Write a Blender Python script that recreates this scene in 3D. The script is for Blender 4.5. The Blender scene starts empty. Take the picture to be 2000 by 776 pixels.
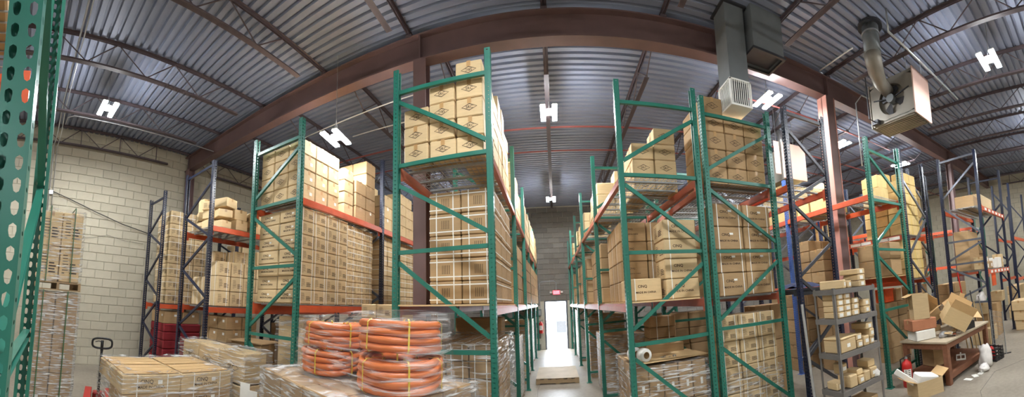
import bpy, bmesh, math, random
from math import sin, cos, pi, radians, sqrt, atan2
from mathutils import Vector, Matrix, Euler, noise

random.seed(7)
SC = bpy.context.scene
COL = SC.collection

# ------------------------------------------------------------------ camera (hand-held sweep panorama: a real cylindrical lens)
F = 669.5
cam_d = bpy.data.cameras.new('camera')
cam_d.type = 'PANO'
cam_d.panorama_type = 'CENTRAL_CYLINDRICAL'
cam_d.central_cylindrical_range_u_min = -1000 / F
cam_d.central_cylindrical_range_u_max = 1000 / F
cam_d.central_cylindrical_range_v_min = -(776 - 528.7) / F
cam_d.central_cylindrical_range_v_max = 528.7 / F
cam_d.clip_start = 0.02
cam_d.clip_end = 200
cam = bpy.data.objects.new('camera', cam_d)
COL.objects.link(cam)
YAW, PITCH, ROLL = -0.124, 0.101, 0.029
Rz = Matrix.Rotation(-YAW, 3, 'Z')
Rx = Matrix.Rotation(PITCH, 3, 'X')
Ry = Matrix.Rotation(ROLL, 3, 'Y')
Mc = Rz @ Rx @ Ry
m = Matrix.Identity(4)
for i in range(3):
    m[i][0] = Mc[i][0]; m[i][1] = Mc[i][2]; m[i][2] = -Mc[i][1]
m[2][3] = 2.0
cam.matrix_world = m
SC.camera = cam

# ------------------------------------------------------------------ world, exposure
SC.view_settings.view_transform = 'Standard'
SC.view_settings.look = 'None'
SC.view_settings.gamma = 1.0
SC.view_settings.use_curve_mapping = False
SC.view_settings.exposure = 1.95
W = bpy.data.worlds.new('sky')
SC.world = W
W.use_nodes = True
W.node_tree.nodes['Background'].inputs[0].default_value = (0.82, 0.91, 1.0, 1)
W.node_tree.nodes['Background'].inputs[1].default_value = 8.0
LAMP = 150.0           # emission of the tubes of every high-bay light
SC.cycles.max_bounces = 8
SC.cycles.transparent_max_bounces = 24
SC.cycles.use_denoising = True
SC.cycles.sample_clamp_indirect = 8.0

# ------------------------------------------------------------------ materials
MATS = {}
def hexlin(r, g, b):
    f = lambda c: ((c / 255 + 0.055) / 1.055) ** 2.4 if c > 10 else c / 255 / 12.92
    return (f(r), f(g), f(b), 1)
def new_mat(name):
    M = bpy.data.materials.new(name); M.use_nodes = True
    MATS[name] = M
    nt = M.node_tree
    return M, nt, nt.nodes['Principled BSDF']
def mat(name, rgb, rough=0.6, metal=0.0, var=0.08, nscale=12.0, rand=0.0, bump=0.0, stretch=(1, 1, 1), spec=0.5, coord='Object', rand_hue=0.0):
    M, nt, b = new_mat(name)
    N, L = nt.nodes, nt.links
    tc = N.new('ShaderNodeTexCoord'); mp = N.new('ShaderNodeMapping')
    mp.inputs['Scale'].default_value = stretch
    L.new(tc.outputs[coord], mp.inputs[0])
    nz = N.new('ShaderNodeTexNoise'); nz.inputs['Scale'].default_value = nscale; nz.inputs['Detail'].default_value = 5
    L.new(mp.outputs[0], nz.inputs['Vector'])
    mr = N.new('ShaderNodeMapRange')
    mr.inputs[1].default_value = 0.25; mr.inputs[2].default_value = 0.75
    mr.inputs[3].default_value = 1 - var; mr.inputs[4].default_value = 1 + var
    L.new(nz.outputs[0], mr.inputs[0])
    val = mr.outputs[0]
    hs = N.new('ShaderNodeHueSaturation')
    hs.inputs['Color'].default_value = hexlin(*rgb)
    if rand:
        oi = N.new('ShaderNodeObjectInfo')
        m2 = N.new('ShaderNodeMapRange'); m2.inputs[3].default_value = 1 - rand; m2.inputs[4].default_value = 1 + rand
        L.new(oi.outputs['Random'], m2.inputs[0])
        mu = N.new('ShaderNodeMath'); mu.operation = 'MULTIPLY'
        L.new(val, mu.inputs[0]); L.new(m2.outputs[0], mu.inputs[1]); val = mu.outputs[0]
    L.new(val, hs.inputs['Value'])
    L.new(hs.outputs[0], b.inputs['Base Color'])
    b.inputs['Roughness'].default_value = rough
    b.inputs['Metallic'].default_value = metal
    b.inputs['Specular IOR Level'].default_value = spec
    if bump:
        bp = N.new('ShaderNodeBump'); bp.inputs['Strength'].default_value = bump; bp.inputs['Distance'].default_value = 0.01
        L.new(nz.outputs[0], bp.inputs['Height']); L.new(bp.outputs[0], b.inputs['Normal'])
    return M
def film_mat(name, base, amt, tint=(0.95, 0.95, 0.95), angle=0.5, scale=5.0):
    """clear plastic film: see-through with glossy streaks, whitened to paint in the highlights on its folds"""
    M = bpy.data.materials.new(name); M.use_nodes = True; MATS[name] = M
    nt = M.node_tree; N, L = nt.nodes, nt.links
    N.remove(N['Principled BSDF'])
    tr = N.new('ShaderNodeBsdfTransparent'); tr.inputs[0].default_value = (*tint, 1)
    gl = N.new('ShaderNodeBsdfPrincipled')
    gl.inputs['Base Color'].default_value = (0.85, 0.85, 0.84, 1); gl.inputs['Roughness'].default_value = 0.15
    tc = N.new('ShaderNodeTexCoord'); mp = N.new('ShaderNodeMapping')
    mp.inputs['Rotation'].default_value = (angle, angle * 0.7, 0.2); mp.inputs['Scale'].default_value = (0.8, 0.8, 9)
    L.new(tc.outputs['Object'], mp.inputs[0])
    nz = N.new('ShaderNodeTexNoise'); nz.inputs['Scale'].default_value = scale; nz.inputs['Detail'].default_value = 6; nz.inputs['Distortion'].default_value = 0.6
    L.new(mp.outputs[0], nz.inputs['Vector'])
    bp = N.new('ShaderNodeBump'); bp.inputs['Strength'].default_value = 0.9; bp.inputs['Distance'].default_value = 0.03
    L.new(nz.outputs[0], bp.inputs['Height']); L.new(bp.outputs[0], gl.inputs['Normal'])
    mr = N.new('ShaderNodeMapRange'); mr.inputs[1].default_value = 0.5; mr.inputs[2].default_value = 0.68
    mr.inputs[3].default_value = base; mr.inputs[4].default_value = amt  # streak mask puts whitish sheen and highlights into the film's colour
    L.new(nz.outputs[0], mr.inputs[0])
    mx = N.new('ShaderNodeMixShader')
    L.new(mr.outputs[0], mx.inputs[0]); L.new(tr.outputs[0], mx.inputs[1]); L.new(gl.outputs[0], mx.inputs[2])
    L.new(mx.outputs[0], N['Material Output'].inputs[0])
    return M
def emit_mat(name, rgb, s):
    M = bpy.data.materials.new(name); M.use_nodes = True; MATS[name] = M
    nt = M.node_tree; nt.nodes.remove(nt.nodes['Principled BSDF'])
    e = nt.nodes.new('ShaderNodeEmission'); e.inputs[0].default_value = (*rgb, 1); e.inputs[1].default_value = s
    nt.links.new(e.outputs[0], nt.nodes['Material Output'].inputs[0])
    return M

mat('cardboard', (199, 173, 132), 0.75, var=0.07, nscale=6, rand=0.10, stretch=(1, 1, 5), spec=0.3)
mat('cardboard_brown', (168, 138, 100), 0.72, var=0.08, nscale=6, rand=0.12, stretch=(1, 1, 5), spec=0.3)
mat('cardboard_pale', (214, 187, 142), 0.75, var=0.06, nscale=6, rand=0.08, stretch=(1, 1, 5), spec=0.3)
mat('cardboard_yellow', (212, 184, 126), 0.75, var=0.10, nscale=8, rand=0.10, spec=0.3, bump=0.15)
mat('cardboard_red', (168, 112, 82), 0.75, var=0.08, nscale=8, rand=0.05, spec=0.3)
mat('cardboard_inside', (202, 166, 116), 0.8, var=0.05, nscale=9)
mat('tape', (178, 140, 92), 0.28, var=0.05, nscale=20)
mat('strap', (226, 224, 214), 0.45, var=0.04)
mat('strap_green', (58, 96, 62), 0.45, var=0.06)
mat('strap_yellow', (216, 186, 60), 0.5, var=0.08)
mat('ink', (58, 42, 30), 0.8, var=0.12, nscale=40)
mat('paper', (226, 224, 216), 0.7, var=0.04)
mat('green_paint', (34, 104, 88), 0.36, var=0.16, nscale=5, stretch=(1, 1, 0.5), bump=0.06)
mat('blue_paint', (21, 28, 50), 0.38, var=0.18, nscale=5, stretch=(1, 1, 0.5), bump=0.06)
mat('light_blue_paint', (66, 96, 158), 0.38, var=0.12, nscale=5)
mat('orange_paint', (196, 84, 48), 0.42, var=0.14, nscale=7, stretch=(1, 1, 1), bump=0.05)
mat('red_beam_paint', (166, 88, 66), 0.42, var=0.14, nscale=7, bump=0.05)
mat('brace_gray', (104, 108, 118), 0.35, metal=0.5, var=0.12)
mat('galvanised', (168, 170, 170), 0.38, metal=0.75, var=0.12, nscale=25)
mat('duct_gray', (122, 126, 128), 0.5, metal=0.4, var=0.10, nscale=4)
mat('zinc_heater', (138, 132, 122), 0.5, metal=0.25, var=0.10, nscale=5)
mat('pink_panel', (206, 172, 158), 0.4, var=0.05, nscale=3)
mat('primer_brown', (106, 82, 80), 0.55, var=0.15, nscale=3, bump=0.05)
mat('primer_light', (190, 134, 120), 0.5, var=0.08, nscale=3)
mat('joist_brown', (84, 72, 76), 0.55, var=0.12, nscale=6)
mat('deck_steel', (134, 141, 160), 0.5, metal=0.15, var=0.10, nscale=2, stretch=(0.3, 2, 1))
mat('block', (178, 170, 150), 0.85, var=0.06, nscale=5, rand=0.05, bump=0.35)
mat('block_gray', (112, 107, 100), 0.85, var=0.12, nscale=3, rand=0.16, bump=0.4)
mat('mortar', (186, 180, 164), 0.9, var=0.07, nscale=15, bump=0.3)
mat('plywood', (196, 166, 120), 0.7, var=0.10, nscale=3, stretch=(0.6, 7, 7))
mat('pallet_wood', (152, 128, 96), 0.8, var=0.18, nscale=4, rand=0.12, stretch=(1, 9, 9), bump=0.2)
mat('bench_wood', (122, 78, 54), 0.6, var=0.2, nscale=3, stretch=(1.5, 8, 8), bump=0.1)
mat('bench_top', (176, 160, 136), 0.7, var=0.15, nscale=3)
mat('gray_shelf', (112, 108, 104), 0.5, metal=0.1, var=0.12, nscale=8)
mat('hose_orange', (208, 112, 54), 0.42, var=0.08, nscale=5)
mat('black_plastic', (26, 26, 28), 0.45, var=0.1)
mat('white_plastic', (232, 230, 224), 0.45, var=0.03)
mat('white_board', (222, 218, 208), 0.7, var=0.05)
mat('red_paint', (178, 34, 30), 0.35, var=0.06)
mat('sign_red', (210, 40, 44), 0.5, var=0.05)
mat('red_fabric', (132, 28, 36), 0.75, var=0.15, nscale=4, stretch=(1, 1, 9))
mat('navy_cloth', (46, 54, 84), 0.9, var=0.25, nscale=18, bump=0.3)
mat('orange_bin', (240, 92, 34), 0.5, var=0.06)
mat('bag_white', (214, 208, 202), 0.5, var=0.12, nscale=9, bump=0.5)
mat('steel_dark', (62, 62, 66), 0.45, metal=0.4, var=0.1)
mat('conduit', (186, 188, 190), 0.35, metal=0.6, var=0.08)
mat('conduit_red', (150, 82, 78), 0.5, var=0.1)
mat('handle_wood', (178, 146, 98), 0.6, var=0.15, stretch=(6, 6, 1))
mat('gray_rag', (168, 166, 164), 0.9, var=0.2, nscale=20, bump=0.4)
mat('cable_black', (24, 24, 26), 0.6)
mat('outside_ground', (206, 204, 198), 0.9, var=0.06, nscale=2)
mat('outside_fence', (150, 132, 112), 0.8, var=0.15, stretch=(1, 1, 6))
mat('outside_dark', (70, 74, 78), 0.6)
film_mat('film', 0.05, 0.8)
film_mat('film_cross', 0.04, 0.75, angle=-0.6, scale=4)
film_mat('film_heavy', 0.12, 0.9, tint=(0.92, 0.92, 0.92), angle=0.35, scale=6)
film_mat('film_hose', 0.03, 0.42, angle=0.8, scale=3.5)
emit_mat('tube', (0.93, 0.97, 1.0), LAMP)
emit_mat('exit_red', (1.0, 0.06, 0.08), 2.2)

# concrete floor: mottled with worn streaks
M, nt, b = new_mat('concrete')
N, L = nt.nodes, nt.links
tc = N.new('ShaderNodeTexCoord')
n1 = N.new('ShaderNodeTexNoise'); n1.inputs['Scale'].default_value = 0.9; n1.inputs['Detail'].default_value = 8
n2 = N.new('ShaderNodeTexNoise'); n2.inputs['Scale'].default_value = 14; n2.inputs['Detail'].default_value = 5
L.new(tc.outputs['Object'], n1.inputs['Vector']); L.new(tc.outputs['Object'], n2.inputs['Vector'])
r = N.new('ShaderNodeValToRGB')
r.color_ramp.elements[0].position = 0.3; r.color_ramp.elements[0].color = hexlin(116, 107, 95)
r.color_ramp.elements[1].position = 0.7; r.color_ramp.elements[1].color = hexlin(154, 144, 129)
mx = N.new('ShaderNodeMath'); mx.operation = 'MULTIPLY_ADD'; mx.inputs[1].default_value = 0.6
m2 = N.new('ShaderNodeMath'); m2.operation = 'MULTIPLY'; m2.inputs[1].default_value = 0.4
L.new(n2.outputs[0], m2.inputs[0]); L.new(n1.outputs[0], mx.inputs[0]); L.new(m2.outputs[0], mx.inputs[2])
L.new(mx.outputs[0], r.inputs[0]); L.new(r.outputs[0], b.inputs['Base Color'])
b.inputs['Roughness'].default_value = 0.42
bp = N.new('ShaderNodeBump'); bp.inputs['Strength'].default_value = 0.12; bp.inputs['Distance'].default_value = 0.01
L.new(n2.outputs[0], bp.inputs['Height']); L.new(bp.outputs[0], b.inputs['Normal'])

# ------------------------------------------------------------------ mesh builder
class MB:
    def __init__(s): s.v = []; s.f = []; s.mi = []
    def add(s, vs, fs, mi=0):
        o = len(s.v); s.v += [tuple(x) for x in vs]
        s.f += [tuple(o + i for i in f) for f in fs]; s.mi += [mi] * len(fs)
        return s
    def box(s, x0, x1, y0, y1, z0, z1, mi=0, M=None):
        vs = [Vector((x, y, z)) for z in (z0, z1) for y in (y0, y1) for x in (x0, x1)]
        if M: vs = [M @ v for v in vs]
        return s.add(vs, [(0, 2, 3, 1), (4, 5, 7, 6), (0, 1, 5, 4), (2, 6, 7, 3), (0, 4, 6, 2), (1, 3, 7, 5)], mi)
    def bevbox(s, x0, x1, y0, y1, z0, z1, b=0.006, mi=0, M=None):
        vs = []
        for sx in (0, 1):
            for sy in (0, 1):
                for sz in (0, 1):
                    x, y, z = (x0, x1)[sx], (y0, y1)[sy], (z0, z1)[sz]
                    dx, dy, dz = (b, -b)[sx], (b, -b)[sy], (b, -b)[sz]
                    vs += [Vector((x, y + dy, z + dz)), Vector((x + dx, y, z + dz)), Vector((x + dx, y + dy, z))]
        if M: vs = [M @ v for v in vs]
        I = lambda a, c, e, k: (a * 4 + c * 2 + e) * 3 + k
        fs = [(I(0,0,0,0), I(0,0,1,0), I(0,1,1,0), I(0,1,0,0)), (I(1,0,0,0), I(1,1,0,0), I(1,1,1,0), I(1,0,1,0)),
              (I(0,0,0,1), I(1,0,0,1), I(1,0,1,1), I(0,0,1,1)), (I(0,1,0,1), I(0,1,1,1), I(1,1,1,1), I(1,1,0,1)),
              (I(0,0,0,2), I(0,1,0,2), I(1,1,0,2), I(1,0,0,2)), (I(0,0,1,2), I(1,0,1,2), I(1,1,1,2), I(0,1,1,2))]
        for a in (0, 1):
            for c in (0, 1):
                fs += [(I(a,c,0,0), I(a,c,1,0), I(a,c,1,1), I(a,c,0,1)), (I(a,0,c,0), I(a,1,c,0), I(a,1,c,2), I(a,0,c,2)), (I(0,a,c,1), I(1,a,c,1), I(1,a,c,2), I(0,a,c,2))]
                for e in (0, 1): fs.append((I(a,c,e,0), I(a,c,e,1), I(a,c,e,2)))
        return s.add(vs, fs, mi)
    def bar(s, p, q, w, h, mi=0, up=(0, 0, 1)):
        p, q = Vector(p), Vector(q); d = q - p; l = d.length
        if l < 1e-6: return s
        z = d / l; u = Vector(up)
        if abs(z.dot(u)) > 0.95: u = Vector((0, 1, 0))
        x = u.cross(z).normalized(); y = z.cross(x)
        M = Matrix((x, y, z)).transposed().to_4x4(); M.translation = p
        return s.box(-w / 2, w / 2, -h / 2, h / 2, 0, l, mi, M)
    def tube(s, pts, r, n=8, mi=0, closed=False, caps=True):
        pts = [Vector(p) for p in pts]; k = len(pts); vs = []
        prev = None
        for i in range(k):
            a = pts[i - 1] if (i or closed) else pts[0]
            c = pts[(i + 1) % k] if (i < k - 1 or closed) else pts[-1]
            t = (c - a).normalized()
            if prev is None:
                u = Vector((0, 0, 1)) if abs(t.z) < 0.9 else Vector((1, 0, 0))
                x = u.cross(t).normalized()
            else:
                x = (prev - t * prev.dot(t)).normalized()
            prev = x; y = t.cross(x)
            rr = r[i] if isinstance(r, (list, tuple)) else r
            vs += [pts[i] + (x * cos(2 * pi * j / n) + y * sin(2 * pi * j / n)) * rr for j in range(n)]
        fs = []
        for i in range(k if closed else k - 1):
            i2 = (i + 1) % k
            fs += [(i * n + j, i * n + (j + 1) % n, i2 * n + (j + 1) % n, i2 * n + j) for j in range(n)]
        if caps and not closed:
            fs += [tuple(range(n - 1, -1, -1)), tuple((k - 1) * n + j for j in range(n))]
        return s.add(vs, fs, mi)
    def lathe(s, prof, n=20, mi=0, c=(0, 0, 0)):
        vs = [(c[0] + r_ * cos(2 * pi * j / n), c[1] + r_ * sin(2 * pi * j / n), c[2] + z) for r_, z in prof for j in range(n)]
        fs = [(i * n + j, i * n + (j + 1) % n, (i + 1) * n + (j + 1) % n, (i + 1) * n + j) for i in range(len(prof) - 1) for j in range(n)]
        return s.add(vs, fs, mi)
    def grid(s, P, nu, nv, mi=0):
        vs = [P(i / nu, j / nv) for j in range(nv + 1) for i in range(nu + 1)]
        fs = [(j * (nu + 1) + i, j * (nu + 1) + i + 1, (j + 1) * (nu + 1) + i + 1, (j + 1) * (nu + 1) + i) for j in range(nv) for i in range(nu)]
        return s.add(vs, fs, mi)
    def mesh(s, name, mats, smooth=False):
        me = bpy.data.meshes.new(name)
        me.from_pydata(s.v, [], s.f)
        for x in (mats if isinstance(mats, (list, tuple)) else [mats]): me.materials.append(MATS[x])
        if len(set(s.mi)) > 1: me.polygons.foreach_set('material_index', s.mi)
        if smooth: me.polygons.foreach_set('use_smooth', [True] * len(me.polygons))
        me.update()
        return me
CACHE = {}
def cached(key, fn):
    if key not in CACHE: CACHE[key] = fn()
    return CACHE[key]

# ------------------------------------------------------------------ object helpers
def link(name, data, parent=None, loc=(0, 0, 0), rot=(0, 0, 0), sc=None, kind=None):
    o = bpy.data.objects.new(name, data); COL.objects.link(o)
    if parent is not None: o.parent = parent
    o.location = loc; o.rotation_euler = rot
    if sc is not None: o.scale = (sc, sc, sc) if isinstance(sc, (int, float)) else sc
    if kind: o['kind'] = kind
    return o
def tag(o, label, cat, group=None, kind=None):
    o['label'] = label; o['category'] = cat
    if group: o['group'] = group
    if kind: o['kind'] = kind
    return o
def thing(name, label, cat, loc=(0, 0, 0), rotz=0.0, group=None):
    return tag(link(name, None, None, loc, (0, 0, rotz)), label, cat, group)
def part(name, mb, mats, parent, loc=(0, 0, 0), rot=(0, 0, 0), smooth=False, kind=None):
    return link(name, mb.mesh(name, mats, smooth), parent, loc, rot, None, kind)
def solo(name, mb, mats, label, cat, loc=(0, 0, 0), rot=(0, 0, 0), smooth=False, group=None):
    return tag(link(name, mb.mesh(name, mats, smooth), None, loc, rot), label, cat, group)
def struct(name, mb, mats, loc=(0, 0, 0), parent=None, smooth=False):
    return link(name, mb.mesh(name, mats, smooth), parent, loc, (0, 0, 0), None, 'structure')
def text_mesh(body, m_, bold=0.0):
    """flat lettering, 1 unit wide, centred, in the XZ plane facing -Y"""
    def f():
        c = bpy.data.curves.new('lettering', 'FONT'); c.body = body; c.align_x = 'CENTER'; c.align_y = 'CENTER'
        c.resolution_u = 2; c.offset = bold; c.size = 1
        o = bpy.data.objects.new('lettering', c)
        me = bpy.data.meshes.new_from_object(o)
        bpy.data.objects.remove(o); bpy.data.curves.remove(c)
        xs = [v.co.x for v in me.vertices]; ys = [v.co.y for v in me.vertices]
        w = max(xs) - min(xs); cx = (max(xs) + min(xs)) / 2; cy = (max(ys) + min(ys)) / 2
        vs = [((v.co.x - cx) / w, 0, (v.co.y - cy) / w) for v in me.vertices]
        fs = [tuple(p.vertices) for p in me.polygons]
        bpy.data.meshes.remove(me)
        return vs, fs
    return cached(('txt', body, bold), f)
ORD = ['first', 'second', 'third', 'fourth', 'fifth', 'sixth', 'seventh', 'eighth', 'ninth', 'tenth', 'eleventh', 'twelfth']
def orient(p, face, w, d, h):
    """p = (a, b): across and up on a carton's face, off by 2 mm"""
    e = 0.002
    a, z = p
    if face == '-y': return (a, -d / 2 - e, z)
    if face == '+y': return (-a, d / 2 + e, z)
    if face == '+x': return (w / 2 + e, a, z)
    return (-w / 2 - e, -a, z)
def on_face(vs2, face, w, d, h, off=(0, 0), s=1.0, flip=False):
    k = -1 if flip else 1
    return [orient((off[0] + k * v[0] * s, off[1] + k * v[2] * s), face, w, d, h) for v in vs2]

def print_parts(style, face, w, d, h, flip=False):
    """the printing on one carton face: each line of lettering, the diamond and the block of small print are parts of their own"""
    out = []
    fw = w if 'y' in face else d
    def txt(body, width, a, z, bold=0.0):
        vs, fs = text_mesh(body, None, bold)
        if flip: a, z = -a, h - z
        mb = MB(); mb.add(on_face(vs, face, w, d, h, (a, z), width, flip), fs); out.append(('printed_lettering', mb))
    def rect(mb, a0, a1, z0, z1):
        q = [(a0, 0, z0), (a1, 0, z0), (a1, 0, z1), (a0, 0, z1)]
        mb.add(on_face(q, face, w, d, h, (0, h if flip else 0), 1, flip), [(0, 1, 2, 3)])
    c = h / 2
    if style == 'src':
        rw, rh, t = fw * 0.30, h * 0.20, 0.006
        P = [(-rw, 0), (0, -rh), (rw, 0), (0, rh)]; Q = [(x * (1 - t / rw * 1.6), z * (1 - t / rh * 1.6)) for x, z in P]
        mb = MB(); mb.add(on_face([(x, 0, z + c) for x, z in P + Q], face, w, d, h, (0, h if flip else 0), 1, flip), [(i, (i + 1) % 4, 4 + (i + 1) % 4, 4 + i) for i in range(4)])
        out.append(('printed_diamond', mb))
        txt('SRC', fw * 0.26, 0, c, 0.01)
    elif style == 'cinq':
        txt('CINQ', fw * 0.28, -fw * 0.10, c + h * 0.14, 0.02)
        txt('MADE IN CHINA', fw * 0.62, 0, c - h * 0.12, 0.02)
    elif style == 'cinq_small':
        txt('CINQ', fw * 0.22, -fw * 0.10, c + h * 0.14, 0.01)
        txt('MADE IN CHINA', fw * 0.46, -fw * 0.02, c - h * 0.12, 0.01)
    elif style == 'list':
        rnd = random.Random(5); mb = MB()
        for k in range(7):
            z = c + h * (0.26 - k * 0.085)
            rect(mb, -fw * 0.36, -fw * 0.36 + fw * rnd.uniform(0.12, 0.3), z, z + h * 0.022)
        for k in range(4):
            z = c + h * (0.0 - k * 0.085)
            rect(mb, fw * 0.02, fw * rnd.uniform(0.2, 0.38), z, z + h * 0.04)
        out.append(('small_print', mb))
    elif style == 'marks':
        mb = MB()
        for k in range(5):
            a = -fw * 0.1 + k * fw * 0.055
            rect(mb, a, a + 0.006, c - h * 0.2, c + h * 0.2)
        out.append(('small_print', mb))
    return [(n, mb.mesh(n, 'ink')) for n, mb in out]
def body_mesh(w, d, h, mt):
    def f():
        mb = MB().bevbox(-w / 2, w / 2, -d / 2, d / 2, 0, h, 0.011)
        return mb.mesh('carton', mt)
    return cached(('body', w, d, h, mt), f)
def tape_mesh(w, d, h, axis):
    """the tape along the lid seam, lapping down both ends; seam along X or Y"""
    def f():
        t = 0.025; e = 0.0022; lap = min(0.07, h * 0.35)
        L_ = (w if axis == 'x' else d) / 2 + e
        vs = []
        for u, z in ((-L_, h - lap), (-L_, h + e), (L_, h + e), (L_, h - lap)):
            vs += [(u, -t, z), (u, t, z)] if axis == 'x' else [(-t, u, z), (t, u, z)]
        return MB().add(vs, [(0, 1, 3, 2), (2, 3, 5, 4), (4, 5, 7, 6)]).mesh('packing_tape', 'tape')
    return cached(('tape', w, d, h, axis), f)
def strap_mesh(w, d, h, kind, pos, m_='strap', tw=0.007):
    """one plastic band round the carton. kind 'x': band in the XZ plane at y=pos; 'y': in the YZ plane at x=pos; 'z': level at z=pos"""
    def f():
        e = 0.0035; W2, D2 = w / 2 + e, d / 2 + e
        ring = {'z': [(-W2, -D2), (W2, -D2), (W2, D2), (-W2, D2)], 'x': [(-W2, 0), (W2, 0), (W2, h + e), (-W2, h + e)], 'y': [(-D2, 0), (D2, 0), (D2, h + e), (-D2, h + e)]}[kind]
        vs = []
        for a, c in ring:
            for s_ in (-tw, tw): vs.append((a, c, pos + s_) if kind == 'z' else (a, pos + s_, c) if kind == 'x' else (pos + s_, a, c))
        return MB().add(vs, [(2 * i, 2 * i + 1, (2 * i + 3) % 8, (2 * i + 2) % 8) for i in range(4)]).mesh('plastic_strap', m_)
    return cached(('strap', w, d, h, kind, round(pos, 3), m_), f)
def label_mesh(face, w, d, h, a, z, lw, lh):
    def f():
        q = [(-lw/2, 0, -lh/2), (lw/2, 0, -lh/2), (lw/2, 0, lh/2), (-lw/2, 0, lh/2)]
        mb = MB(); mb.add(on_face(q, face, w, d, h, (a, z), 1), [(0, 1, 2, 3)])
        return mb.mesh('paper_label', 'paper')
    return cached(('plabel', face, w, d, h, round(a, 3), round(z, 3), lw, lh), f)
NC = 0
def carton(label, size, loc, rotz=0.0, mt='cardboard', group=None, tape='x', prints=(), straps=(), labels=(), tilt=(0, 0), flip=False, strap_mat='strap'):
    """a closed carton: body with tape, print, bands and paper labels as parts. loc = centre of its base"""
    global NC; NC += 1
    w, d, h = [round(x, 3) for x in size]
    o = link('carton', body_mesh(w, d, h, mt), None, loc, (tilt[0], tilt[1], rotz))
    tag(o, label, 'carton', group)
    if tape: link('packing_tape', tape_mesh(w, d, h, tape), o)
    for style, face in prints:
        for n_, me in cached(('print', style, face, w, d, h, flip), lambda: print_parts(style, face, w, d, h, flip)):
            link(n_, me, o, kind='stuff' if n_ == 'small_print' else None)
    for k, pos in straps: link('plastic_strap', strap_mesh(w, d, h, k, pos, strap_mat), o)
    for face, a, z, lw, lh in labels: link('paper_label', label_mesh(face, w, d, h, a, z, lw, lh), o)
    return o
def stack(place, look, x0, y0, z0, n, size, show='front', heights=None, rot=0.0, mt='cardboard', gap=0.006, jit=0.008, jr=0.014, group=None, top=False, skip=None, **kw):
    """cartons in columns (i across, j back, k up) from corner x0, y0; only cartons that show: the front row, the side named in show, the top if top.
    heights[i][j] = how many are stacked there"""
    nx, ny, nz = n; w, d, h = size
    R = Matrix.Rotation(rot, 3, 'Z'); rnd = random.Random(hash_str(place))
    for i in range(nx):
        for j in range(ny):
            hh = nz if heights is None else heights[i][j] if isinstance(heights[i], (list, tuple)) else heights[i]
            for k in range(hh):
                vis = j == 0 or ('right' in show and i == nx - 1) or ('left' in show and i == 0) or (top and k == hh - 1) or ('back' in show and j == ny - 1)
                if not vis and heights is not None:
                    hf = heights[i][j - 1] if isinstance(heights[i], (list, tuple)) else heights[i]
                    vis = k >= hf
                if not vis or (skip and skip(i, j, k)): continue
                s_ = rnd.uniform(0.968, 0.985)
                p = R @ Vector((i * (w + gap) + w / 2 + rnd.uniform(-jit, jit) * 0.3, j * (d + gap) + d / 2 + rnd.uniform(-jit, jit) * 0.6, 0))
                where = f"{ORD[k]} layer"
                if nx > 1: where += f", {ORD[i]} column"
                if ny > 1: where += f", {ORD[j]} deep"
                a = dict(kw)
                if a.pop('rflip', None): a['flip'] = rnd.random() < 0.35
                carton(f"{look} {where}, {place}", (w * s_, d * s_, h - 0.005), (x0 + p.x, y0 + p.y, z0 + k * (h + 0.0025)), rot + rnd.uniform(-jr, jr), mt, group or f"cartons on {place}", **a)
def hash_str(s):
    v = 0
    for ch in s: v = (v * 131 + ord(ch)) % 1000003
    return v

# ================================================================== THE BUILDING
XL, XR, YB, YF, ZD = -9.3, 16.6, -7.0, 15.47, 6.47
# floor, with the ground outside the door as its own slab
fl = struct('floor', MB().box(XL - 0.2, XR + 0.2, YB - 0.2, YF + 0.2, -0.15, 0), 'concrete')
mb = MB()
for pts in ([(-0.6, 4.8), (-0.45, 7.0), (-0.5, 8.3), (-0.3, 10.9), (-0.35, 13.0)], [(6.5, 0.9), (7.2, 1.6), (8.3, 1.9), (9.8, 2.05)], [(3.4, 1.2), (5.2, 2.0), (6.2, 2.05), (7.5, 1.3)]):
    for a, c in zip(pts, pts[1:]): mb.bar((a[0], a[1], 0.0), (c[0], c[1], 0.0), 0.006, 0.003)
part('floor_crack', mb, 'steel_dark', fl)
mb = MB()
for k in range(14):
    mb.bar((5.9 + k * 0.07, -1.2 + k * 0.11, 0.0), (9.6 + k * 0.1, 1.2 + k * 0.1, 0.0), 0.02, 0.002)
part('floor_scuffs', mb, 'bench_top', fl, kind='stuff')

# block walls: mortar bed behind, every block that shows a piece of its own
def block_mesh(w, h, m_='block'):
    return cached(('block', w, h, m_), lambda: MB().bevbox(-w / 2, w / 2, -0.02, 0.02, -h / 2, h / 2, 0.006).mesh('block', m_))
wl = struct('wall_left', MB().box(XL - 0.2, XL - 0.02, YB, YF, 0, ZD + 0.3), 'mortar')
BW, BH, J = 0.476, 0.238, 0.012
bm_rest = MB(); cnt = 0
for kz in range(int(ZD / BH) + 1):
    z = kz * BH + BH / 2
    off = (kz % 2) * BW / 2
    for ky in range(-15, 34):
        y = ky * BW + off
        if y - BW / 2 < YB or y + BW / 2 > YF or z > ZD: continue
        if 0.7 < y < 3.75 and z > 1.0:
            o = link('block', block_mesh(BW - J, BH - J), wl, (XL - 0.017 + 0.003 * ((ky * 7 + kz * 3) % 3 - 1), y, z), (0, 0, pi / 2))
        else:
            bm_rest.box(XL - 0.037, XL, y - (BW - J) / 2, y + (BW - J) / 2, z - (BH - J) / 2, z + (BH - J) / 2)
part('blockwork', bm_rest, 'block', wl, kind='stuff')
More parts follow.
